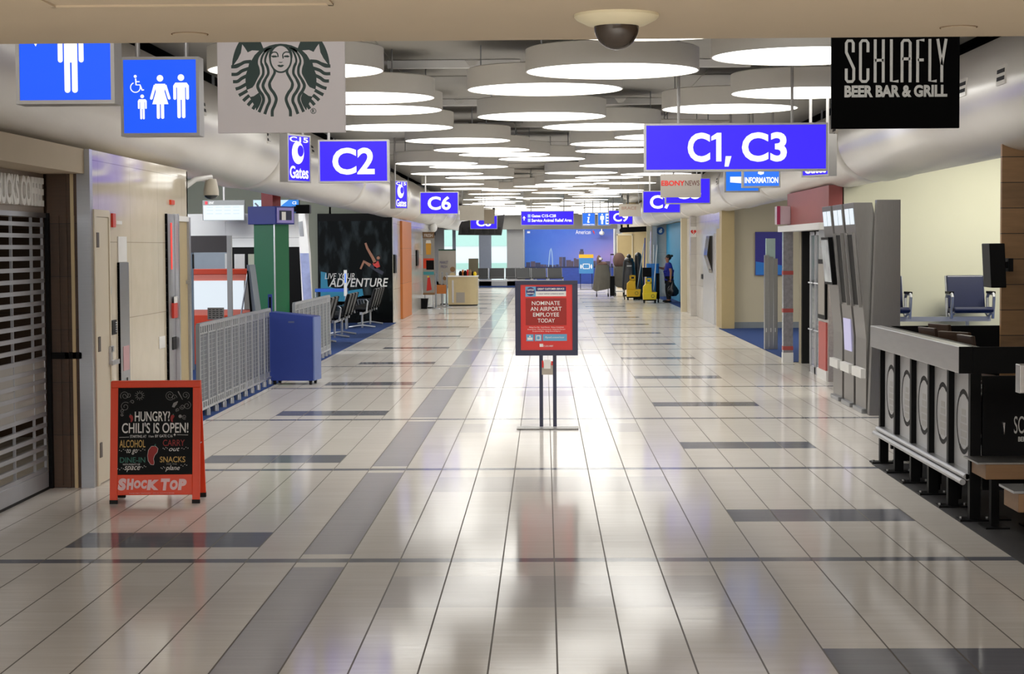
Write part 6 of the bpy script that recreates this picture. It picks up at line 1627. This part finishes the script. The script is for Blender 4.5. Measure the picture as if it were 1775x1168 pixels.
MB().box(-16 * k, 12 * k, 0, .5, .12, .3, 'blk').box(6 * k, 12 * k, 0, .5, .12, Z_(474, 60, 1131), 'blk').box(-17 * k, -2 * k, 0, .45, Z_(480, 60, 1131), Z_(464, 60, 1131), 'blk').box(-17 * k, -15 * k, 0.02, .06, .12, Z_(478, 60, 1131), 'blk').build('frame', t)
b = MB(); drape(b, 11 * k, 10 * k, .22, .35, Z_(457, 60, 1131), mat('bright_blue_bag', (36, 120, 200), .5, noise=.1, bump=.4), 7); b.v = [Vector((v.x + 1 * k, v.y + .25, v.z)) for v in b.v]; b.build('blue_bag', t, smooth=True)
for sx in (-14 * k, 10 * k): MB().cyl((sx - .02, .05, .07), (sx + .02, .05, .07), .07, 'rubber', 12).build('caster', t)
MB().cyl((3 * k, .3, .3), (3 * k, .3, Z_(424, 60, 1131)), .02, 'white', 8).cyl((-4 * k, .3, .3), (-4 * k, .3, Z_(418, 60, 1131)), .02, 'white', 8).cyl((-14 * k, .3, .3), (-12 * k, .3, Z_(412, 60, 1131)), .018, 'blue', 8).build('tool_handles', t)
# tall steel-edged column panels behind the cart
for px0, px1, lab in ((1121, 1127, 'tall pale door edge panel behind the janitor cart'), (1131, 1139, 'tall glossy steel panel behind the cleaner')):
    o = MB().box(X_(px0, 67.3), X_(px1, 67.3), 0, .1, 0, 2.55, 'beige_wall' if px0 < 1125 else 'steel').build('column_panel', loc=(0, 67.3, 0))
    tag(o, lab, 'panel')

# ------------------------------------------------------------------ the cleaner
def skin_body(name, nodes, edges, root, m, parent, sub=2, extra=None):
    names = list(nodes); me = bpy.data.meshes.new(name)
    me.from_pydata([nodes[n][0] for n in names], [(names.index(a), names.index(b)) for a, b in edges], [])
    o = bpy.data.objects.new(name, me); COL.objects.link(o)
    o.modifiers.new('skin', 'SKIN'); s = o.modifiers.new('sub', 'SUBSURF'); s.levels = sub; s.render_levels = sub
    for i, n in enumerate(names):
        v = me.skin_vertices[0].data[i]; r_ = nodes[n][1]; v.radius = r_ if isinstance(r_, tuple) else (r_, r_); v.use_root = (n == root)
    dg = bpy.context.evaluated_depsgraph_get(); m2 = bpy.data.meshes.new_from_object(o.evaluated_get(dg)); m2.name = name
    bpy.data.objects.remove(o); m2.materials.clear(); m2.materials.append(M[m]); m2.polygons.foreach_set('use_smooth', [True] * len(m2.polygons))
    o = bpy.data.objects.new(name, m2); COL.objects.link(o); o.parent = parent; return o
p = on_floor(1158, 524)
H_ = (524 - 440.5) * p.y / FOC                 # her standing height
t = thing('person', 'cleaner in a blue polo shirt and black trousers holding a black bin bag', 'person', (p.x, p.y, 0), math.radians(0)); h = H_
# faces the carts (towards -x), three-quarter turned to the camera
N = {'pel': ((.02 * h, 0, .53 * h), (.085 * h, .105 * h)), 'waist': ((.015 * h, 0, .62 * h), (.078 * h, .092 * h)), 'chest': ((.01 * h, 0, .73 * h), (.082 * h, .105 * h)), 'neck': ((0, 0, .825 * h), .034 * h), 'jaw': ((-.012 * h, 0, .862 * h), (.042 * h, .038 * h)),
     'head': ((-.008 * h, 0, .915 * h), (.058 * h, .05 * h)), 'crown': ((0, 0, .965 * h), (.036 * h, .034 * h)),
     'shr': ((.015 * h, -.11 * h, .79 * h), .042 * h), 'elr': ((.055 * h, -.15 * h, .64 * h), .031 * h), 'wrr': ((.045 * h, -.15 * h, .50 * h), .021 * h), 'har': ((.04 * h, -.15 * h, .46 * h), .024 * h),
     'shl': ((.0, .11 * h, .79 * h), .042 * h), 'ell': ((-.07 * h, .14 * h, .69 * h), .03 * h), 'wrl': ((-.17 * h, .10 * h, .72 * h), .021 * h), 'hal': ((-.21 * h, .09 * h, .73 * h), .022 * h),
     'hir': ((.02 * h, -.055 * h, .48 * h), .062 * h), 'knr': ((.0, -.06 * h, .27 * h), .043 * h), 'anr': ((.03 * h, -.06 * h, .05 * h), .028 * h), 'tor': ((-.06 * h, -.065 * h, .02 * h), .02 * h),
     'hil': ((.02 * h, .055 * h, .48 * h), .062 * h), 'knl': ((-.01 * h, .06 * h, .27 * h), .043 * h), 'anl': ((.015 * h, .06 * h, .05 * h), .028 * h), 'tol': ((-.075 * h, .065 * h, .02 * h), .02 * h)}
E = [('pel', 'waist'), ('waist', 'chest'), ('chest', 'neck'), ('neck', 'jaw'), ('jaw', 'head'), ('head', 'crown'), ('chest', 'shr'), ('shr', 'elr'), ('elr', 'wrr'), ('wrr', 'har'), ('chest', 'shl'), ('shl', 'ell'), ('ell', 'wrl'), ('wrl', 'hal'),
     ('pel', 'hir'), ('hir', 'knr'), ('knr', 'anr'), ('anr', 'tor'), ('pel', 'hil'), ('hil', 'knl'), ('knl', 'anl'), ('anl', 'tol')]
skin_body('body', N, E, 'pel', 'skin', t)
# fingers and faces
fg = MB()
for base, s in ((Vector(N['har'][0]), 1), (Vector(N['hal'][0]), -1)):
    for i in range(4):
        if s > 0: fg.tube([base + Vector((-.018 + .012 * i, -.008, -.012)) , base + Vector((-.02 + .012 * i, -.02, -.05 - .004 * (i in (1, 2)))), base + Vector((-.018 + .012 * i, .0, -.07))], [.009, .0085, .007], 'skin', 6)
        else: fg.tube([base + Vector((-.01, -.018 + .012 * i, 0)), base + Vector((-.055 - .004 * (i in (1, 2)), -.018 + .012 * i, -.002)), base + Vector((-.08, -.016 + .012 * i, -.02))], [.009, .0085, .007], 'skin', 6)
    d = Vector((-.03, .03, -.02)) if s > 0 else Vector((-.02, -.03, .02)); fg.tube([base, base + d, base + d * 1.5 + Vector((-.01, 0, -.01))], [.01, .009, .007], 'skin', 6)
fg.build('fingers', t, smooth=True)
fc = MB(); hx, hz_ = -.008 * h, .915 * h
fc.prism([(-.066 * h, hz_ - .008 * h), (-.052 * h, hz_ + .012 * h), (-.048 * h, hz_ - .014 * h)], -.008 * h, .008 * h, 'skin'); fc.tube([(-.056 * h, -.014 * h, hz_ - .026 * h), (-.061 * h, 0, hz_ - .025 * h), (-.056 * h, .014 * h, hz_ - .026 * h)], .0035 * h, mat('lip_tone', (140, 74, 66), .5), 6)
for s in (-1, 1): fc.ball((-.056 * h, s * .02 * h, hz_ + .006 * h), .006 * h, 'hair', 8, 6); fc.ball((.004 * h, s * .05 * h, hz_ - .004 * h), (.012 * h, .006 * h, .016 * h), 'skin', 8, 6)
fc.build('face', t, smooth=True)
hr = MB(); hr.ball((.014 * h, 0, .935 * h), (.062 * h, .056 * h, .062 * h), 'hair', 18, 12); hr.ball((.078 * h, 0, .962 * h), (.03 * h, .03 * h, .026 * h), 'hair', 12, 8); hr.build('hair', t, smooth=True)
def grow(keys, f, add=.012): return {q: (N[q][0], tuple(v * f + add * h for v in N[q][1]) if isinstance(N[q][1], tuple) else N[q][1] * f + add * h) for q in keys}
S_ = grow(('pel', 'waist', 'chest', 'neck', 'shr', 'elr', 'shl', 'ell'), 1.0, .012); S_['pel'] = ((.02 * h, 0, .56 * h), (.094 * h, .114 * h)); S_['hem'] = ((.02 * h, 0, .475 * h), (.094 * h, .118 * h)); S_['neck'] = ((0, 0, .80 * h), (.036 * h, .04 * h))
S_['elr'] = ((.045 * h, -.142 * h, .69 * h), .04 * h); S_['ell'] = ((-.04 * h, .13 * h, .725 * h), .04 * h)
skin_body('polo_shirt', S_, [('hem', 'pel'), ('pel', 'waist'), ('waist', 'chest'), ('chest', 'neck'), ('chest', 'shr'), ('shr', 'elr'), ('chest', 'shl'), ('shl', 'ell')], 'pel', 'polo', t)
T_ = grow(('pel', 'hir', 'knr', 'anr', 'hil', 'knl', 'anl'), 1.0, .012); T_['pel'] = ((.02 * h, 0, .53 * h), (.088 * h, .104 * h))
skin_body('trousers', T_, [('pel', 'hir'), ('hir', 'knr'), ('knr', 'anr'), ('pel', 'hil'), ('hil', 'knl'), ('knl', 'anl')], 'pel', 'trouser', t)
for q in (-1, 1):
    x_, y_ = (.03, -.06) if q < 0 else (.015, .06)
    MB().ball(((x_ - .045) * h, y_ * h, .024 * h), (.085 * h, .034 * h, .026 * h), 'rubber', 14, 8).build('shoe', t, smooth=True)
t = thing('bin_bag', 'full black bin bag hanging from the cleaner\'s hand', 'bin bag', (p.x + .085 * h, p.y - .20 * h, 0))
b = MB(); b.lathe([(0.0, .13 * h), (.07 * h, .14 * h), (.115 * h, .19 * h), (.12 * h, .25 * h), (.085 * h, .32 * h), (.04 * h, .38 * h), (.02 * h, .43 * h), (.03 * h, .46 * h), (.0, .47 * h)], 'bag', 22); 
r = random.Random(2); b.v = [Vector((v.x * (1 + .1 * math.sin(5 * math.atan2(v.y, v.x + 1e-6) + v.z * 9)), v.y * (1 + .08 * math.cos(4 * math.atan2(v.y, v.x + 1e-6))), v.z)) for v in b.v]
b.build('liner', t, smooth=True)
